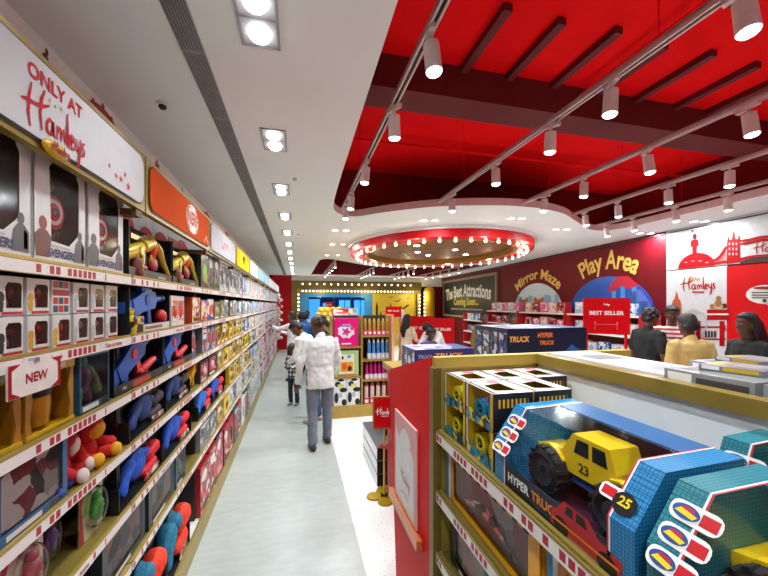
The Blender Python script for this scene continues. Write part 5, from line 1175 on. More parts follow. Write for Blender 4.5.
# second shelf: long boxes with a yellow edge
def long_box(L, h, pal, edge, stripes_=True):
    k = Kit(); m = MB(); d = .22; hl = L/2
    m.box(-d/2, d/2-.01, -hl, hl, 0, h, 0); m.holed(rect(-hl, hl, 0, h), [rect(-hl+.07, hl-.05, .025, h-.05)], fr_x(d/2), 1); m.poly([(d/2-.01, -hl, h), (d/2-.01, hl, h), (d/2, hl, h), (d/2, -hl, h)], 1); m.poly([(d/2-.01, -hl, 0), (d/2, -hl, 0), (d/2, -hl, h), (d/2-.01, -hl, h)], 1)
    m.poly([fr_x(d/2-.0095)(*p) for p in rect(-hl+.07, hl-.05, .025, h-.05)], 2); f = fr_x(d/2+.001)
    if stripes_:
        for a, b, mi in ((0, .022, 3), (.022, .04, 4), (.04, .065, 5)): m.poly([f(*p) for p in rect(-hl+a, -hl+b, 0, h-.04)], mi)
    for q in range(9): m.poly([f(-hl+.1+q*L*.09, h-.05), f(-hl+.13+q*L*.09, h-.05), f(-hl+.125+q*L*.09, h-.042), f(-hl+.105+q*L*.09, h-.042)], 6)
    k.add('carton', m, [mat(edge, .4), mat(edge, .35), pal, mat('#2f7fb4'), mat('#d8d8d6'), mat('#d08a4a'), mat('#17181a')], fix=False)
    m = MB(); m.poly([fr_x(d/2-.001)(*p) for p in rect(-hl+.065, hl-.045, .022, h-.045)]); k.add('window_film', m, CLEAR, fix=False)
    m = MB(); m.limb([(d/2-.012, -hl*.45, .06), (d/2-.012, -.05*L, .10), (d/2-.012, hl*.4, .08)], [.012, .02, .014]); m.limb([(d/2-.011, hl*.1, .12), (d/2-.011, hl*.6, .05)], [.012, .008]); k.add('toy_helicopter', m, print_mat(['#b05a5c', '#c9a0a0', '#4a3a34', '#8d8a88'], 22), smooth=60); return k
LB = long_box(.62, .232, print_mat(['#a8a6a4', '#b08e8e', '#c2bfbc', '#b56a6e', '#8e8c8c'], 7), '#eca71a')
LB.place('long_toy_box', 'long yellow edged window box on the second gondola shelf beside the gold post', 'toy box', (GX0+.145, 1.15, GS[1]+.001), PI); LB.place('long_toy_box', 'long yellow edged window box on the second gondola shelf, nearer the camera', 'toy box', (GX0+.145, .50, GS[1]+.001), PI)
GBX = picture_box(mat('#15181a', .3), print_mat(['#a8b0a4', '#c8ccc4', '#4f9a3a', '#8d908c', '#d2a0a0'], 10), .55, .22, .2)
for q, y in enumerate((1.16, .58)): GBX.place('window_toy_box', 'black edged window box with green print on the third gondola shelf, %s from the post' % ORD[q], 'toy box', (GX0+.14, y, GS[2]+.001), PI)
GB2 = picture_box(mat('#15181a', .3), print_mat(['#2d6a9a', '#c8ccc4', '#1a2a3a', '#8d908c'], 10), .55, .22, .2)
GB2.place('window_toy_box', 'black edged box with blue print on the lowest gondola shelf', 'toy box', (GX0+.14, 1.1, GS[3]+.001), PI)
# back side goods: white and silver boxes whose tops show over the rail
def flat_pack(w, d, h, c, side):
    k = Kit(); m = MB(); m.box(-d/2, d/2, -w/2, w/2, 0, h, 0); f = lambda a, b: Vector((b, a, h+.001))
    m.poly([f(-w*.4, -d*.3), f(w*.1, -d*.3), f(w*.1, d*.3), f(-w*.4, d*.3)], 1); m.poly([f(w*.2, -d*.35), f(w*.42, -d*.35), f(w*.42, d*.1), f(w*.2, d*.1)], 2)
    g = fr_x(-d/2-.001); m.poly([g(*p) for p in rect(-w*.45, w*.1, h*.3, h*.9)], 2); m.poly([g(*p) for p in rect(w*.15, w*.45, h*.3, h*.95)], 3)
    k.add('carton', m, [mat(c, .3), mat('#8d8f92', .3), mat(side, .35), mat('#e2e2e0')], fix=False); return k
FPW = flat_pack(.27, .25, .13, '#e2e2e2', '#d8d4d0'); FPS = flat_pack(.24, .24, .142, '#85868a', '#3e3c40'); FPY = flat_pack(.15, .15, .018, '#77787c', '#c8a21c')
zb_ = GS[0]+.082
for l in (0, 1):
    for q, y in enumerate((1.34, 1.06)): FPW.place('flat_carton', 'flat white carton behind the gondola top rail, %s layer, %s from the end' % (('lower', 'upper')[l], ORD[q]), 'carton', (GX1+.16, y, zb_+l*.131), rnd.uniform(-.02, .02))
    for q, y in enumerate((.80, .54, .28)):
        FPS.place('flat_carton', 'silver grey carton along the gondola rail, %s layer, %s from the white cartons' % (('lower', 'upper')[l], ORD[q]), 'carton', (GX1+.155, y, zb_+l*.143), rnd.uniform(-.03, .03))
        FPS.place('flat_carton', 'silver grey carton at the far gondola edge, %s layer, %s from the end' % (('lower', 'upper')[l], ORD[q]), 'carton', (GX1+.41, y+.1, zb_+l*.143), rnd.uniform(-.03, .03))
for q, (x, y) in enumerate(((1.36, .80), (1.55, .62), (1.34, .5), (1.6, .9))): FPY.place('flat_carton', 'thin grey and yellow pack on the silver cartons, %s from the white ones' % ORD[q], 'carton', (x, y, zb_+.287), rnd.uniform(-.3, .3))

# red end display
ec = thing('end_display', 'bright red sloping end display closing the gondola beside the grey aisle', 'display unit', (GX1, 1.92, 0))
side = [(1.537, 0), (2.12, 0), (2.31, 1.44), (2.31, 1.455), (1.537, 1.652)]
for x0, x1 in ((GX0-.008, GX0+.012), (GX2-.012, GX2+.008)):
    m = MB(); m.prism([(p[0]-1.92, p[1]) for p in side], 0, x0-GX1, x1-GX1); m.build('red_side_panel', mat('#d80006', .5, spec=.15, var=.02), ec)
m = MB(); m.prism([(p[0]-1.92, p[1]) for p in ((1.54, 1.60), (2.30, 1.41), (2.30, 1.43), (1.54, 1.622))], 0, GX0+.012-GX1, GX2-.012-GX1); m.build('sloping_tray', mat('#b4000a', .5, spec=.15), ec)
m = MB(); m.prism([(p[0]-1.92, p[1]) for p in ((2.08, .0), (2.10, 0), (2.28, 1.41), (2.26, 1.41))], 0, GX0+.012-GX1, GX2-.012-GX1); m.build('front_panel', mat('#b4000a', .5, spec=.15), ec)
t = thing('card_holder', 'pale pink and white framed card on a copper ledge on the red end display', 'sign', (GX0-.0095, 1.925, 0))
MB().box(-.012, 0, -.20, .20, .72, 1.24).build('pink_frame', mat('#e3a8a4', .4), t)
m = MB(); f = fr_o((-.0128, 0, 0), (0, -1, 0), (0, 0, 1)); m.holed([(-.17, .725), (.17, .725), (.17, 1.06), (.13, 1.10), (.10, 1.10)]+[(.02+.1*math.cos(a*PI/10), 1.10+.085*math.sin(a*PI/10)) for a in range(1, 10)]+[(-.1, 1.1), (-.13, 1.12), (-.17, 1.16)], [], f); m.build('white_card', mat('#e6e2e2', .35), t, fix=False)
m = MB(); f = fr_o((-.0136, 0, 0), (0, -1, 0), (0, 0, 1)); add_script(m, .17, f, 0, (.02, .90), .06); m.ribbon([(-.06, .80), (0, .815), (.08, .80)], .012, f); m.build('pink_print', mat('#d89aa0'), t, fix=False)
m = MB(); m.box(-.03, 0, -.27, .27, .66, .712); m.box(-.033, -.03, -.27, .27, .66, .722); m.build('copper_ledge', mat('#d88a5a', .25, .6), t)

# ---------------------------------------------------------------- short sign on a gold stand
t = thing('floor_sign', 'small red sign with white script lettering on a gold pole and lobed base', 'sign', (.835, 3.35, 0), -.15)
m = MB()
for a in range(4): m.cyl(((.10*math.cos(a*PI/2)), .10*math.sin(a*PI/2), 0), (.10*math.cos(a*PI/2), .10*math.sin(a*PI/2), .016), .075, .07, 18)
m.box(-.09, .09, -.04, .04, 0, .0155); m.box(-.04, .04, -.09, .09, 0, .0155); m.build('lobed_base', mat('#b0901c', .3, .4), t, smooth=30)
m = MB(); m.cyl((0, 0, .01), (0, 0, .68), .011, None, 12); m.build('pole', GOLDL, t, smooth=40)
m = MB(); m.box(-.115, .115, -.012, .012, .67, .99); m.build('gold_frame', GOLD, t)
m = MB(); m.box(-.103, .103, -.016, .016, .685, .978); m.build('red_board', REDP, t)
m = MB(); f = fr_y(-.0168); add_script(m, .15, f, 0, (.0, .84), .07); m.poly([f(-.03, .795), f(.04, .795), f(.04, .803), f(-.03, .803)]); m.build('lettering', WHITE, t, fix=False)
m = MB(); f = fr_y(-.013); m.holed([(-.06, .50), (-.02, .53), (0, .5), (.03, .53), (.05, .49), (.02, .47), (-.02, .48)], [], f, 0); m.box(-.05, .05, -.012, .012, .485, .5, 0); m.build('red_bow', mat('#c8323a'), t, fix=False)
# black stacking bins
for q, (x, y, z, w, d, h) in enumerate(((1.12, 3.95, 0, .62, .8, .135), (1.12, 3.95, .137, .62, .8, .135), (1.12, 3.95, .274, .62, .8, .135), (1.2, 4.1, .411, .46, .5, .26))):
    t = thing('storage_bin', ['black bin with white sides at the bottom of the low stack behind the floor sign', 'black bin with white sides, second in the low stack behind the floor sign', 'black bin with white sides, third in the low stack behind the floor sign', 'plain black bin standing on top of the low stack behind the floor sign'][q], 'bin', (x, y, z))
    m = MB(); m.box(-w/2, w/2, -d/2, d/2, 0, .01); m.box(-w/2, w/2, -d/2, -d/2+.01, .01, h-.012); m.box(-w/2, w/2, d/2-.01, d/2, .01, h-.012); m.box(w/2-.01, w/2, -d/2, d/2, .01, h-.012); m.box(-w/2, w/2, -d/2, d/2, h-.03, h-.012); m.build('body', BLACK, t)
    m = MB(); m.box(-w/2-.004, -w/2+.002, -d/2, d/2, .004, h-.014); m.build('side_panel', mat('#d9dcdc', .15) if q < 3 else BLACK, t)
    m = MB(); m.box(-w/2-.006, w/2+.006, -d/2-.006, d/2+.006, h-.012, h); m.build('rim', mat('#54565a', .3) if q < 3 else BLACK, t)

# ---------------------------------------------------------------- wooden end shelves
EY = 5.82; WOOD = mat('#9a7a34', .5, var=.12, scale=9)
t = thing('end_shelf', 'honey coloured wooden end shelf with two columns of pink, green and blue toys', 'shelf unit', (1.06, EY, 0))
ux0, ux1, uxm = .55-1.06, 1.57-1.06, 1.05-1.06
for x, nm in ((ux0, 'upright'), (uxm, 'upright'), (ux1-.03, 'upright')): MB().box(x, x+.03, 0, .32, .2, 1.70).build(nm, WOOD, t)
MB().box(ux0, ux1, 0, .34, 0, .2).build('base', mat('#b39443', .5), t); MB().box(ux0, ux1, .32, .34, .2, 1.70).build('back_board', mat('#3a2f1c', .6), t)
for z in (1.19, .69): MB().box(ux0+.03, uxm, 0, .32, z-.035, z).build('shelf', WOOD, t)
for z in (1.37, .96, .62): MB().box(uxm+.03, ux1-.03, 0, .32, z-.035, z).build('shelf', WOOD, t)
m = MB(); m.box(ux1, ux1+.035, -.06, .32, .2, 1.72, 0); f = fr_y(-.061); m.holed([(ux1+.01, .4), (ux1+.03, .6), (ux1+.02, 1.5), (ux1+.008, 1.2)], [], f, 1); m.build('printed_side', [mat('#de8a78'), mat('#f0e2dc')], t, fix=False)
def upright_box(nm, lab, x, z, w, h, d, mats, deco):
    k = thing(nm, lab, 'toy box', (x, EY+.02+d/2, z+.001)); m = MB(); m.box(-w/2, w/2, -d/2, d/2, 0, h, 0); m.build('carton', mats[0], k); m = MB(); deco(m, fr_y(-d/2-.002), fr_y(-d/2-.004), w, h); m.build('printed_front', mats[1:], k, fix=False)
def d1(m, f, g, w, h): m.holed([(w*.38*math.cos(a*PI/8)*(1 if a % 2 else .85), h*.54+h*.27*math.sin(a*PI/8)*(1 if a % 2 else .85)) for a in range(16)], [], f, 0); m.star((0, h*.52), h*.2, g, 1, 1.2); m.poly([g(*p) for p in rect(-w*.25, w*.2, h*.7, h*.76)], 2); m.poly([f(*p) for p in rect(-w*.2, w*.2, h*.07, h*.12)], 0); m.disc((w*.25, h*.64), .035, .035, g, 3, 12)
upright_box('gift_pack', 'shiny hot pink toy pack with a white splash on the top left wooden shelf', .80, 1.19, .40, .47, .10, [mat('#e0187c', .3), mat('#f0e8ee'), mat('#c22a8c'), mat('#5a7ad8'), mat('#e8483c')], d1)
def d2(m, f, g, w, h): m.poly([f(*p) for p in rect(-w*.3, w*.3, h*.1, h*.85)], 0); m.poly([g(*p) for p in rect(-w*.26, w*.26, h*.18, h*.55)], 1); m.disc((-w*.1, h*.4), w*.1, h*.13, fr_y(-.06-.006), 3, 14); m.disc((w*.12, h*.3), w*.09, h*.1, fr_y(-.06-.006), 2, 14); m.disc((-w*.2, h*.72), .03, .03, g, 2, 10); m.disc((w*.1, h*.76), .035, .03, g, 4, 10); m.poly([g(*p) for p in rect(-w*.4, w*.4, h*.02, h*.07)], 3)
upright_box('craft_box', 'pale green box with orange picture on the middle left wooden shelf', .81, .69, .40, .43, .12, [mat('#a9c98c', .4), mat('#e8e6c8'), mat('#e8901c'), mat('#3a2a18'), mat('#d8601c'), mat('#7a9ad0')], d2)
def d3(m, f, g, w, h):
    for cx, cz, a, b in ((-.2, .8, .22, .1), (.25, .58, .3, .09), (-.3, .3, .16, .2), (.3, .12, .2, .12), (.05, .95, .25, .05)): m.disc((cx*w, cz*h), a*w, b*h, f, 0, 14)
    m.poly([g(*p) for p in rect(-w*.2, w*.25, h*.68, h*.8)], 1); m.disc((0, h*.4), w*.16, h*.1, g, 2, 12)
for q, x in enumerate((.70, .925)): upright_box('patterned_box', 'white box with black blobs on the bottom wooden shelf, %s' % ('partly behind the man' if q == 0 else 'beside the middle upright'), x, .2, .215, .45, .14, [mat('#e9e9ea', .4), mat('#121214'), mat('#d8d870'), mat('#b8bcc0')], d3)
def bottles(n, z, w, h, x0, c, kind, look, row_):
    b = Kit(); m = MB()
    m.box(-w*.42, w*.42, -.04, .04, 0, h*.28, 1); m.cyl((0, 0, h*.28), (0, 0, h*.82), w*.36, w*.36, 14, 0); m.cyl((0, 0, h*.82), (0, 0, h), w*.3, w*.2, 12, 2); b.add('tube', m, [mat(c[0], .3), mat(c[1], .35), mat(c[2], .3)], smooth=40)
    m = MB(); f = fr_y(-.0405); m.poly([f(*p) for p in rect(-w*.3, w*.3, h*.06, h*.2)], 0); b.add('label', m, [mat('#f0e6ea'), mat(c[1])], fix=False)
    for q in range(n): b.place(kind, '%s, %s shelf of the right wooden column, %s from upright' % (look, row_, ORD[q]), 'toy', (x0+q*w*1.04, EY+.07, z+.001))
bottles(6, 1.37, .076, .28, 1.13, ('#b58a34', '#e0527c', '#c9a45a'), 'doll_tube', 'golden tube toy with pink foot', 'top')
bottles(5, .96, .076, .34, 1.20, ('#4a8ac8', '#c8dcec', '#d8e0e6'), 'doll_tube', 'blue and white tube toy', 'second')
bottles(6, .62, .07, .29, 1.16, ('#c2187c', '#e8d8e4', '#8a1f66'), 'doll_tube', 'magenta tube toy with pale foot', 'third')
bottles(4, .2, .1, .36, 1.15, ('#d8b8b4', '#d83a5a', '#a8503c'), 'doll_tube', 'pink doll pack', 'bottom')
# long gondola behind the wooden shelves
t = thing('display_gondola', 'long wooden gondola behind the pink end shelves piled with soft toys', 'gondola', (1.06, 8.7, 0))
MB().box(-.5, .5, -2.5, 2.5, 0, .2).build('base_plinth', GOLD, t); MB().box(-.02, .02, -2.5, 2.5, .2, 1.58).build('centre_panel', WHITE, t)
for z in (.6, 1.0, 1.4): MB().box(-.5, .5, -2.5, 2.5, z-.03, z).build('shelf', WOOD, t)
MB().box(-.5, .5, -2.5, 2.5, 1.56, 1.60).build('top_board', WOOD, t)
for q in range(8):
    plush('#e0b81c', '#f0d860', 1.15).place('plush_toy', 'yellow soft toy in the row on top of the long gondola, %s from the aisle' % ORD[q], 'plush toy', (.62+(q % 4)*.15, 9.1+(q//4)*.25, 1.601), -PI/2+rnd.uniform(-.3, .3))
for q, (x, y, c, l) in enumerate(((.9, 7.6, 'red', 'red and white carton on top of the long gondola before the yellow toys'), (1.2, 8.2, 'pale', 'pale blue carton on top of the long gondola beside the yellow toys'), (1.25, 9.6, 'lime', 'lime green carton on top of the long gondola behind the yellow toys'), (.85, 7.0, 'pink', 'pink carton on top of the long gondola near the wooden end'))):
    e, cc, _ = P[c]; far_box(e, cc, .34, .2 if q != 3 else .12, .25, 1, 9).place('toy_carton', l, 'toy box', (x, y, 1.601), -PI/2)
for s, z in enumerate((.2, .6, 1.0)):
    for q in range(6):
        k = fk(['blue', 'pink', 'white', 'red', 'pale', 'peach'][(q+s) % 6], .3, .26, 1)[0]
        k.place('printed_toy_box', '%s, %s shelf of the long gondola, %s from wooden end' % (P[['blue', 'pink', 'white', 'red', 'pale', 'peach'][(q+s) % 6]][2], ('bottom', 'middle', 'upper')[s], ORD[q]), 'toy box', (.70, 6.5+q*.38, z+.001), PI)

# ---------------------------------------------------------------- display table with truck cartons
t = thing('display_table', 'red and gold display table behind the gondola end carrying big truck cartons', 'table', (1.62, 3.02, 0))
MB().box(-.78, .86, -.5, .42, 1.26, 1.32).build('table_top', GOLD, t); MB().box(-.74, .82, -.46, .38, .0, 1.26).build('body', mat('#b2121c', .45), t)
def truck_carton(w, h, d, word, two=None, c='#17386c'):
    k = Kit(); m = MB(); m.box(-w/2, w/2, -d/2, d/2, 0, h, 0); f = fr_y(-d/2-.001); g = fr_y(-d/2-.002)
    m.poly([f(*p) for p in rect(-w*.49, w*.49, h*.03, h*.95)], 1); m.holed([(w*.1, h*.05), (w*.45, h*.05), (w*.48, h*.4), (w*.3, h*.62), (w*.18, h*.4)], [], g, 2)
    ft = lambda a, b: Vector((a, b, h+.001)); m.poly([ft(-w*.47, -d*.4), ft(w*.2, -d*.4), ft(w*.25, d*.4), ft(-w*.47, d*.4)], 3); m.poly([ft(w*.3, -d*.3), ft(w*.46, -d*.3), ft(w*.46, d*.2), ft(w*.3, d*.2)], 4)
    s = lambda a, b: Vector((-w/2-.001, a, b)); m.poly([s(-d*.4, h*.1), s(d*.4, h*.1), s(d*.4, h*.9), s(-d*.4, h*.9)], 5)
    k.add('carton', m, [mat(c, .3), mat('#1b3c70' if not two else '#1a2338', .3), mat('#1f5c9c', .3), print_mat(['#8f9ab8', '#b8a8c8', '#2a4a8c', '#c2c8d8'], 9), mat('#24488c'), print_mat(['#142c54', '#2a5a9a', '#8a6a5a', '#c8ccd8', '#101a30'], 24)], fix=False)
    m = MB(); g = fr_y(-d/2-.003); m9 = MB()
    if two: add_text(m, word, h*.17, g, 0, (-w*.36, h*.76), wide=.9, bold=.03, slant=.2); add_text(m9, two, h*.15, g, 0, (-w*.04, h*.84), wide=.9, bold=.03, slant=.2); add_text(m9, 'TRUCK', h*.13, g, 0, (-w*.02, h*.67), wide=.9, bold=.03, slant=.2)
    else: add_text(m, word, h*.26, g, 0, (w*.06, h*.76), wide=1.2, bold=.03, slant=.2); add_text(m9, 'TRUCK', h*.16, g, 0, (-w*.33, h*.76), bold=.03)
    k.add('gold_lettering', m, mat('#e0ac50'), fix=False); k.add('small_lettering', m9, mat('#e07a1c') if two else mat('#8ab0d8'), fix=False); return k
TC1 = truck_carton(.50, .225, .085, 'TRUCK'); TC2 = truck_carton(.78, .375, .13, 'TRUCK', 'HYPER', '#12203c')
for q in range(4): TC1.place('truck_carton', 'low blue truck carton on the display table, %s of the four in its row' % ORD[q], 'toy truck box', (1.125, 2.585+q*.0875, 1.321))
for q in range(4): TC2.place('truck_carton', 'tall navy truck carton on the display table, %s of the four in the back row' % ORD[q], 'toy truck box', (2.06, 2.60+q*.133, 1.321))
# best seller sign on a red stand
def red_sign(label, px, py0, py1, d, w, full=True):
    x, y = at_d(px, d); z1, z0 = zof(py0, d), zof(py1, d)
    t = thing('promo_sign', label, 'sign', (x, y, 0), -math.atan2(x, y)*.8)
    MB().box(-w/2, w/2, -.012, .012, z0, z1).build('red_panel', mat('#c6000a', .45, spec=.2, var=.02), t)
    m = MB()
    for s in (-1, 1): m.box(s*w*.42-.012, s*w*.42+.012, .0, .024, .02, z0+.02)
    m.box(-w*.5, w*.5, -.12, .14, 0, .02); m.build('red_stand', REDP, t)
    m = MB(); f = fr_y(-.0135); h = z1-z0; add_text(m, 'BEST SELLER', w*.135, f, 0, (0, z0+h*.58), bold=.03)
    if full:
        m3 = MB(); add_script(m3, w*.12, f, 0, (0, z0+h*.82), .08); m3.build('script_lettering', WHITE, t, fix=False); m2 = MB(); m2.poly([f(-w*.22, z0+h*.26), f(w*.24, z0+h*.26), f(w*.24, z0+h*.275), f(-w*.22, z0+h*.275)])
        for s in (-.24, .23): m2.disc((w*s, z0+h*.32), .008, .012, f, 0, 8); m2.poly([f(w*s-.003, z0+h*.12), f(w*s+.003, z0+h*.12), f(w*s+.003, z0+h*.3), f(w*s-.003, z0+h*.3)])
        m2.build('faint_print', mat('#e06a70'), t, fix=False)
    m.build('lettering', WHITE, t, fix=False)
red_sign('big red best seller sign on a red stand before the blue play mural', 606, 298, 334, 3.75, .43)
red_sign('small red sign above the wooden end shelves before the yellow skyline panel', 393.5, 306.5, 317, 7.6, .34, False)
red_sign('tiny dark red sign far behind the yellow soft toys', 329, 302, 309, 11.5, .22, False)
red_sign('low red sign behind the small truck boxes among the shoppers', 441, 318, 345, 8.2, .62, False)
red_sign('red sign between the woman in cream and the bending shoppers', 420, 316, 345, 9.5, .75, False)

# low toy shelves along the right wall
for q, s in enumerate((2.2, 4.0, 5.8, 7.6)):
    c = P0+U*(s+.0)-NV*.30
    t = thing('wall_shelf', 'low white shelf unit of colourful toys along the dark red wall, %s from the camera' % ORD[q], 'shelf unit', (c.x, c.y, 0), -PHI)
    zt_ = 1.72 if q < 3 else 1.6; MB().box(.2, .22, -.85, .85, 0, zt_).build('back_panel', DKRED, t); MB().box(-.2, .2, -.85, .85, 0, .15).build('base', WHITE, t)
    for z in (.55, .95, 1.35, 1.70) if q < 3 else (.55, .95, 1.35): MB().box(-.2, .2, -.85, .85, z-.03, z).build('shelf', WHITE, t)
    for e in (-.86, .84): MB().box(-.2, .22, e, e+.02, 0, zt_).build('side_panel', mat('#c2141e'), t)
    pool = [['blue', 'white', 'pale'], ['red', 'pink', 'peach'], ['pink', 'red', 'white', 'primary'], ['pale', 'grey', 'blue']][q]
    for lv, z in ((0, 1.70), (1, 1.35), (2, .95)) if q < 3 else ((1, 1.35), (2, .95)):
        for j in range(5):
            pal = pool[(j*2+lv) % len(pool)]; h = .24 if lv == 0 else .2+.02*(j % 3)
            k = fk(pal, .27, round(h, 2), (j+lv) % 3)[0]; p = c+U*(-.62+j*.31)
            k.place('wall_toy_box', '%s, %s board of %s low wall shelf, %s from near end' % (P[pal][2], ('top', 'second', 'third')[lv], ORD[q], ORD[j]), 'toy box', (p.x, p.y, z+.001), PI-PHI)
# ================================================================= PEOPLE
TEXC = bpy.data.textures.new('cloth_folds', 'CLOUDS'); TEXC.noise_scale = .11
def solid(mb, name, mats, voxel, smooth_it=4, folds=0.0):
    me = mb.mesh(name, mats); o = bpy.data.objects.new('tmp', me); C.objects.link(o)
    r = o.modifiers.new('r', 'REMESH'); r.mode = 'VOXEL'; r.voxel_size = voxel
    if folds:
        d = o.modifiers.new('d', 'DISPLACE'); d.texture = TEXC; d.strength = folds; d.mid_level = .5
    s = o.modifiers.new('s', 'SMOOTH'); s.iterations = smooth_it; s.factor = .5
    dg = bpy.context.evaluated_depsgraph_get(); out = bpy.data.meshes.new_from_object(o.evaluated_get(dg)); out.name = name
    out.materials.clear()
    for m in (mats if isinstance(mats, list) else [mats]): out.materials.append(m)
    out.shade_smooth(); bpy.data.objects.remove(o); bpy.data.meshes.remove(me); return out
def ering(c, rx, ry, M, n=20): return [c+M @ Vector((rx*math.cos(2*PI*k/n), ry*math.sin(2*PI*k/n), 0)) for k in range(n)]
def person(name, label, loc, face, h=1.7, skin='#7a4a30', hair='#100c0c', hairstyle='short', top='#e0e0e0', top_mat=None, sleeve='long', hem=.80, bottom='#4a5260', dress=None, shoe='#1a1614',
           lean=0, turn=0, nod=0, arms=None, legs=None, headscale=1.0, voxel=.014, hands=False, pos=1.0, child=False):
    """face: heading in degrees, 0 looks along +Y, positive turns towards -X"""
    t = thing(name, label, 'person', loc, math.radians(face)); t.scale = (h/1.7,)*3
    la = math.radians(lean); HZ_ = .93
    RL = Matrix.Rotation(-la, 3, 'X')
    def T(p):
        p = Vector(p); return RL @ (p-Vector((0, 0, HZ_)))+Vector((0, 0, HZ_)) if p.z > HZ_ else p
    SX = .182
    sh = {-1: T((-SX, 0, 1.385)), 1: T((SX, 0, 1.385))}
    A = {-1: [T((-.245, -.02, 1.10)), T((-.25, .07, .86))], 1: [T((.245, -.02, 1.10)), T((.25, .07, .86))]}
    if arms:
        for s, q in arms.items(): A[s] = [Vector(q[0]), Vector(q[1])]
    Lg = {-1: [(-.10, .01, .49), (-.105, -.02, .085)], 1: [(.10, .01, .49), (.105, -.02, .085)]}
    if legs: Lg.update(legs)
    hip = {-1: Vector((-.09, 0, .90)), 1: Vector((.09, 0, .90))}
    HR = Matrix.Rotation(math.radians(turn), 3, 'Z') @ Matrix.Rotation(-math.radians(nod), 3, 'X')
    hc = Vector((0, .02, 1.50))
    def TH_(p, hs=headscale): return T(hc+HR @ (Vector(p)*hs))
    # ---- body
    m = MB()
    tr_ = [(.82, .13, .095, 0), (.93, .155, .105, 0), (1.06, .13, .09, .0), (1.2, .15, .10, .0), (1.32, .165, .10, -.005), (1.395, .14, .08, -.005), (1.43, .07, .06, 0)]
    m.rings([ering(T((0, y, z)), a, b, RL if z > HZ_ else Matrix.Identity(3)) for z, a, b, y in tr_])
    m.limb([T((0, -.005, 1.40)), TH_((0, -.005, .06))], [.058, .052], 14)
    prof = [(-.005, .03, .028, .055), (.02, .048, .055, .035), (.055, .063, .078, .015), (.09, .070, .090, .006), (.135, .075, .097, 0), (.175, .073, .095, -.004), (.205, .058, .078, -.006), (.225, .03, .04, -.006)]
    m.rings([[TH_((a*math.cos(2*PI*k/20), y+b*math.sin(2*PI*k/20), z)) for k in range(20)] for z, a, b, y in prof])
    m.limb([TH_((0, .092, .115)), TH_((0, .108, .083))], [.009, .014], 8)
    for s in (-1, 1):
        m.limb([TH_((s*.074, -.005, .12)), TH_((s*.079, -.012, .095)), TH_((s*.072, -.005, .07))], [.012, .013, .010], 8)
        e, w = A[s]; m.limb([sh[s], e, w], [.044, .036, .026], 12)
        k_, a_ = [Vector(q) for q in Lg[s]]
        m.limb([hip[s], (hip[s]*.45+k_*.55), k_, k_*.6+a_*.4, a_], [.075, .065, .05, .048, .036], 12)
        m.limb([a_+Vector((0, -.03, -.05)), a_+Vector((0, .10, -.06))], [.034, .028], 10)
        # hand: palm, four fingers, thumb
        dr = (w-e).normalized(); side = dr.cross(Vector((0, 0, 1)) if abs(dr.z) < .8 else Vector((0, 1, 0))).normalized(); nrm = side.cross(dr)
        pc_ = w+dr*.05
        m.limb([w, w+dr*.045, w+dr*.085], [.022, .027, .024], 10)
        for q in range(4):
            off = side*(-.024+q*.016); L1 = (.032, .040, .042, .036)[q]
            b0 = w+dr*.08+off; b1 = b0+dr*L1+nrm*.006; b2 = b1+dr*L1*.6+nrm*.018
            m.limb([b0, b1, b2], [.0095, .009, .0075], 7)
        m.limb([w+dr*.03+side*.025, w+dr*.06+side*.05, w+dr*.085+side*.052+nrm*.012], [.012, .010, .008], 7)
    body = solid(m, 'body', mat(skin, .55, var=.05), min(voxel, .0075) if hands else voxel*.85, 2)
    link('body', body, t)
    # ---- face
    for s in (-1, 1):
        m = MB(); m.ell(TH_((s*.03, .085, .118)), (.012, .008, .007), 0, 10, 6); m.ell(TH_((s*.03, .0915, .118)), (.006, .004, .006), 1, 8, 5); o = m.build('eye', [mat('#e8e4de', .3), mat('#120c08', .3)], t, smooth=60)
        m = MB(); m.limb([TH_((s*.014, .098, .138)), TH_((s*.045, .085, .139))], [.0045, .0035], 6); m.build('eyebrow', mat('#140e0c', .8), t, smooth=60)
    m = MB(); m.limb([TH_((-.022, .088, .048)), TH_((0, .096, .048)), TH_((.022, .088, .048))], [.005, .008, .005], 7); m.build('mouth', mat('#6e3630', .5), t, smooth=60)
    # ---- hair
    m = MB()
    if hairstyle == 'bald':
        m.limb([TH_((-.070, .01, .10)), TH_((-.062, -.055, .12)), TH_((0, -.088, .13)), TH_((.062, -.055, .12)), TH_((.070, .01, .10))], [.022, .036, .04, .036, .022], 12); m.limb([TH_((0, -.08, .17)), TH_((0, -.02, .205))], [.05, .035], 12); m.limb([TH_((-.05, -.05, .165)), TH_((.05, -.05, .165))], [.034, .034], 10)
    else:
        m.rings([[TH_((a*math.cos(2*PI*k/20), y+b*math.sin(2*PI*k/20), z+(.03*math.sin(2*PI*k/20) if z < .2 else 0))) for k in range(20)] for z, a, b, y in ((.10, .079, .082, -.028), (.14, .086, .098, -.016), (.18, .084, .104, -.008), (.215, .068, .088, -.008), (.245, .03, .04, -.01))])
        m.limb([TH_((-.045, -.055, .075)), TH_((.045, -.055, .075))], [.045, .045], 10)
        if hairstyle == 'long':
            m.limb([TH_((0, -.07, .12)), TH_((0, -.10, .0)), T((0, -.115, 1.36)), T((0, -.12, 1.22))], [.075, .08, .085, .05], 12)
            for s in (-1, 1): m.limb([TH_((s*.07, -.02, .14)), TH_((s*.085, -.03, .03)), T((s*.09, -.05, 1.38))], [.03, .035, .03], 10)
        if hairstyle == 'curly':
            for k in range(22):
                a = k*2.4; z = .12+.11*(k/22); r = .08*math.sqrt(max(.1, 1-((z-.1)/.15)**2)); m.ell(TH_((r*math.cos(a), r*math.sin(a)*1.15-.02, z)), (.03, .03, .028), 0, 8, 6)
    link('hair', solid(m, 'hair', mat(hair, .6, var=.3, scale=70), voxel*.8, 2), t)
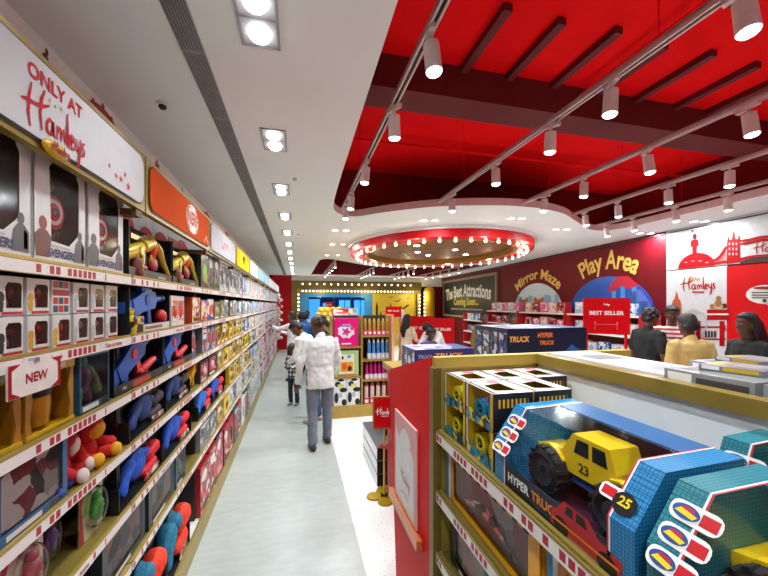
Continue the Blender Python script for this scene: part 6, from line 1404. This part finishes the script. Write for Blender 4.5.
    # ---- clothes
    g = top_mat or mat(top, .85, var=.05, scale=25)
    m = MB()
    if dress:
        rg = [(1.425, .085, .075), (1.38, .165, .10), (1.28, .185, .125), (1.1, .155, .115), (.95, .19, .14), (.6, .23, .19), (.12, .27, .24)]
    else:
        rg = [(1.43, .08, .07), (1.40, .155, .095), (1.32, .19, .122), (1.2, .18, .125), (1.05, .168, .12), (.93, .182, .135), (hem, .186, .138)]
    m.rings([ering(T((0, -.004, z)), a, b, RL if z > HZ_ else Matrix.Identity(3)) for z, a, b in rg])
    for s in (-1, 1):
        e, w = A[s]; inner = sh[s].lerp(T((0, 0, 1.37)), .3)
        if sleeve == 'long': m.limb([inner, sh[s], e, w.lerp(e, .06)], [.06, .064, .054, .042], 12)
        else: m.limb([inner, sh[s], sh[s].lerp(e, .75)], [.06, .066, .060], 12)
    m.limb([T((0, -.005, 1.40)), T((0, .0, 1.445))], [.074, .066], 14)
    link('dress' if dress else 'shirt', solid(m, 'shirt', g, voxel*.9, 3, .04), t)
    if not dress:
        m = MB(); m.rings([ering(Vector((0, 0, z)), a, b, Matrix.Identity(3)) for z, a, b in ((.98, .158, .112), (.9, .168, .12), (.82, .165, .118))])
        for s in (-1, 1):
            k_, a_ = [Vector(q) for q in Lg[s]]
            m.limb([hip[s]+Vector((0, 0, -.02)), hip[s]*.45+k_*.55, k_, k_*.5+a_*.5, a_+Vector((0, 0, .02))], [.096, .084, .068, .064, .062], 14)
        link('trousers', solid(m, 'trousers', mat(bottom, .85, var=.12, scale=14), voxel*.9, 3, .022), t)
    for s in (-1, 1):
        a_ = Vector(Lg[s][1]); m = MB(); m.limb([a_+Vector((0, -.045, -.045)), a_+Vector((0, .06, -.047)), a_+Vector((0, .135, -.055))], [.04, .044, .032], 12)
        m.v = [(v[0], v[1], max(v[2], a_.z-.085+.001)) for v in m.v]; m.build('shoe', mat(shoe, .5), t, smooth=70)
    return t

# the two men and the boy in the aisle
person('person', 'man in a loose off-white shirt and grey trousers standing in the aisle', (.30, 4.72, 0), 12, 1.73, '#5f3a26', hairstyle='bald', top='#dcdcdc', bottom='#6d7380', shoe='#2a1c18', turn=52, nod=12, voxel=.012, hands=True,
       arms={-1: ((-.27, -.03, 1.10), (-.285, .04, .85)), 1: ((.25, .03, 1.12), (.20, .14, .92))}, legs={-1: ((-.105, .0, .49), (-.115, -.06, .085)), 1: ((.11, .05, .49), (.125, .10, .085))}, hem=.78)
person('person', 'young man in a white shirt and jeans leaning forward behind the man in grey trousers', (.27, 5.75, 0), 62, 1.68, '#6a4028', top='#dedfe0', bottom='#34506e', shoe='#b9aa98', lean=22, turn=10, nod=28, arms={-1: ((-.22, .22, 1.06), (-.1, .40, .98)), 1: ((.24, .2, 1.05), (.12, .38, .96))})
person('person', 'small boy in a checked shirt and dark jeans holding something beside the shelving', (-.06, 6.80, 0), 150, 1.10, '#54321f', top_mat=plaid(), bottom='#22303c', shoe='#8d8f92', nod=22, headscale=1.32, arms={-1: ((-.22, .05, 1.10), (-.06, .2, 1.12)), 1: ((.22, .05, 1.1), (.07, .2, 1.08))}, sleeve='long')
person('person', 'man in a white shirt with black trousers reaching towards the far wall shelves', (-.10, 9.0, 0), 60, 1.68, '#5a3826', top='#d8d8da', bottom='#15161a', turn=20, arms={-1: ((-.2, .28, 1.28), (-.12, .5, 1.35)), 1: ((.2, .2, 1.15), (.1, .4, 1.2))}, voxel=.02)
person('person', 'dark haired person in a blue top standing behind the leaning young man', (.20, 9.6, 0), 20, 1.66, '#4a2e20', top='#2a5a94', bottom='#1c2430', voxel=.02)
person('person', 'dark haired person in a navy top beside the blue top at the far aisle end', (.10, 10.4, 0), -10, 1.64, '#4a2e20', top='#1c2638', bottom='#20242c', voxel=.02)
person('person', 'dark haired person in a pale blue top near the yellow soft toys', (.62-.3, 11.6, 0), 170, 1.66, '#4a2e20', top='#8aa6c4', bottom='#20242c', voxel=.022)
# shoppers in the middle of the shop
person('person', 'woman with long black hair in a cream dress standing among the red displays', (2.50, 7.85, 0), -60, 1.62, '#6a4028', hairstyle='long', top='#ddd2b4', dress=True, sleeve='long', arms={1: ((.22, .1, 1.12), (.2, .34, 1.0))}, voxel=.018)
x, y = at_d(401.5, 8.6); o_ = thing('round_balloon', 'white balloon on a stick beside the black-haired woman', 'balloon', (x, y, 1.62)); m = MB(); m.ell((0, 0, 0), (.11, .11, .15)); m.build('balloon', mat('#e4e2e0', .35), o_, smooth=70); m = MB(); m.tube([(0, 0, -.14), (0, 0, -1.62)], .006, 6); m.build('stick', WHITE, o_)
x, y = at_d(441, 7.6); person('person', 'person in a white shirt and dark trousers bending over behind the truck cartons', (x, y, 0), 120, 1.68, '#54321f', top='#e2e2e4', bottom='#15161a', lean=38, nod=25, voxel=.02, arms={-1: ((-.2, .5, 1.0), (-.1, .7, .9)), 1: ((.2, .5, 1.0), (.1, .7, .9))})
x, y = at_d(429, 6.6); person('person', 'child with black hair in a purple top in front of the bending shopper', (x, y, 0), 200, 1.42, '#54321f', top='#5a4a8c', bottom='#1c1c24', nod=25, headscale=1.15, voxel=.02)
x, y = at_d(466, 5.4); person('person', 'person in a dark brown top bending low behind the tall navy truck cartons', (x, y, 0), 75, 1.6, '#4a2c1c', top='#1c1614', bottom='#2a2018', lean=58, nod=20, voxel=.02, hairstyle='curly', arms={-1: ((-.2, .6, .95), (-.1, .75, .7)), 1: ((.2, .6, .95), (.1, .75, .7))})
x, y = at_d(484, 7.4); person('person', 'man in a khaki brown shirt facing the camera behind the truck cartons', (x, y, 0), 175, 1.70, '#5f3a26', top='#7a6238', bottom='#24221e', voxel=.02)
x, y = at_d(513, 7.0); person('person', 'man in a black shirt facing the camera before the mirror maze arch', (x, y, 0), 170, 1.68, '#5f3a26', top='#17171a', bottom='#1c1c20', voxel=.02)
x, y = at_d(648, 5.2); person('person', 'boy with curly black hair in a black T-shirt beside the best seller sign', (x, y, 0), -95, 1.80, '#5f3a26', hairstyle='curly', top='#121316', sleeve='short', bottom='#b8b4ae', turn=-15, nod=12)
x, y = at_d(672, 5.4); person('person', 'man in a red and white striped polo shirt facing the boy in black', (x, y, 0), 130, 1.84, '#5a3524', top_mat=stripes('#e4dedc', '#b8303c', 17, 2), sleeve='short', bottom='#22242a', nod=12, arms={1: ((.25, .06, 1.12), (.12, .28, 1.08)), -1: ((-.25, .05, 1.12), (-.1, .28, 1.1))})
x, y = at_d(690, 4.1); person('person', 'man in a plain khaki T-shirt seen from behind before the white mural', (x, y, 0), -18, 1.75, '#54321f', top='#b59a5c', sleeve='short', bottom='#2a2a2e', nod=10)
x, y = at_d(749, 4.0); person('person', 'woman with long black hair in a black top beside the speech bubble panel', (x, y, 0), 70, 1.76, '#54321f', hairstyle='long', top='#141418', sleeve='long', bottom='#17171a')
x, y = at_d(802, 3.55); person('person', 'person in black cut by the picture edge next to the black-haired woman', (x, y, 0), 60, 1.64, '#54321f', top='#0f0f12', bottom='#17171a')

# ================================================================= CAMERA AND WORLD
cd = bpy.data.cameras.new('camera'); cd.sensor_width = 36; cd.lens = 36*F/768; cd.shift_y = 16/768; cd.clip_start = .02
co = bpy.data.objects.new('camera', cd); C.objects.link(co); co.location = (0, 0, H); co.rotation_euler = (PI/2, 0, -TH)
sc = bpy.context.scene; sc.camera = co
w = bpy.data.worlds.new('world'); sc.world = w; w.use_nodes = True; w.node_tree.nodes['Background'].inputs[0].default_value = (.05, .05, .05, 1)
sc.view_settings.view_transform = 'Standard'; sc.view_settings.look = 'None'; sc.view_settings.gamma = 1; sc.view_settings.use_curve_mapping = False
sc.view_settings.exposure = -0.55
sc.cycles.use_denoising = True; sc.cycles.max_bounces = 10; sc.cycles.diffuse_bounces = 7; sc.cycles.transparent_max_bounces = 16; sc.cycles.sample_clamp_indirect = 6
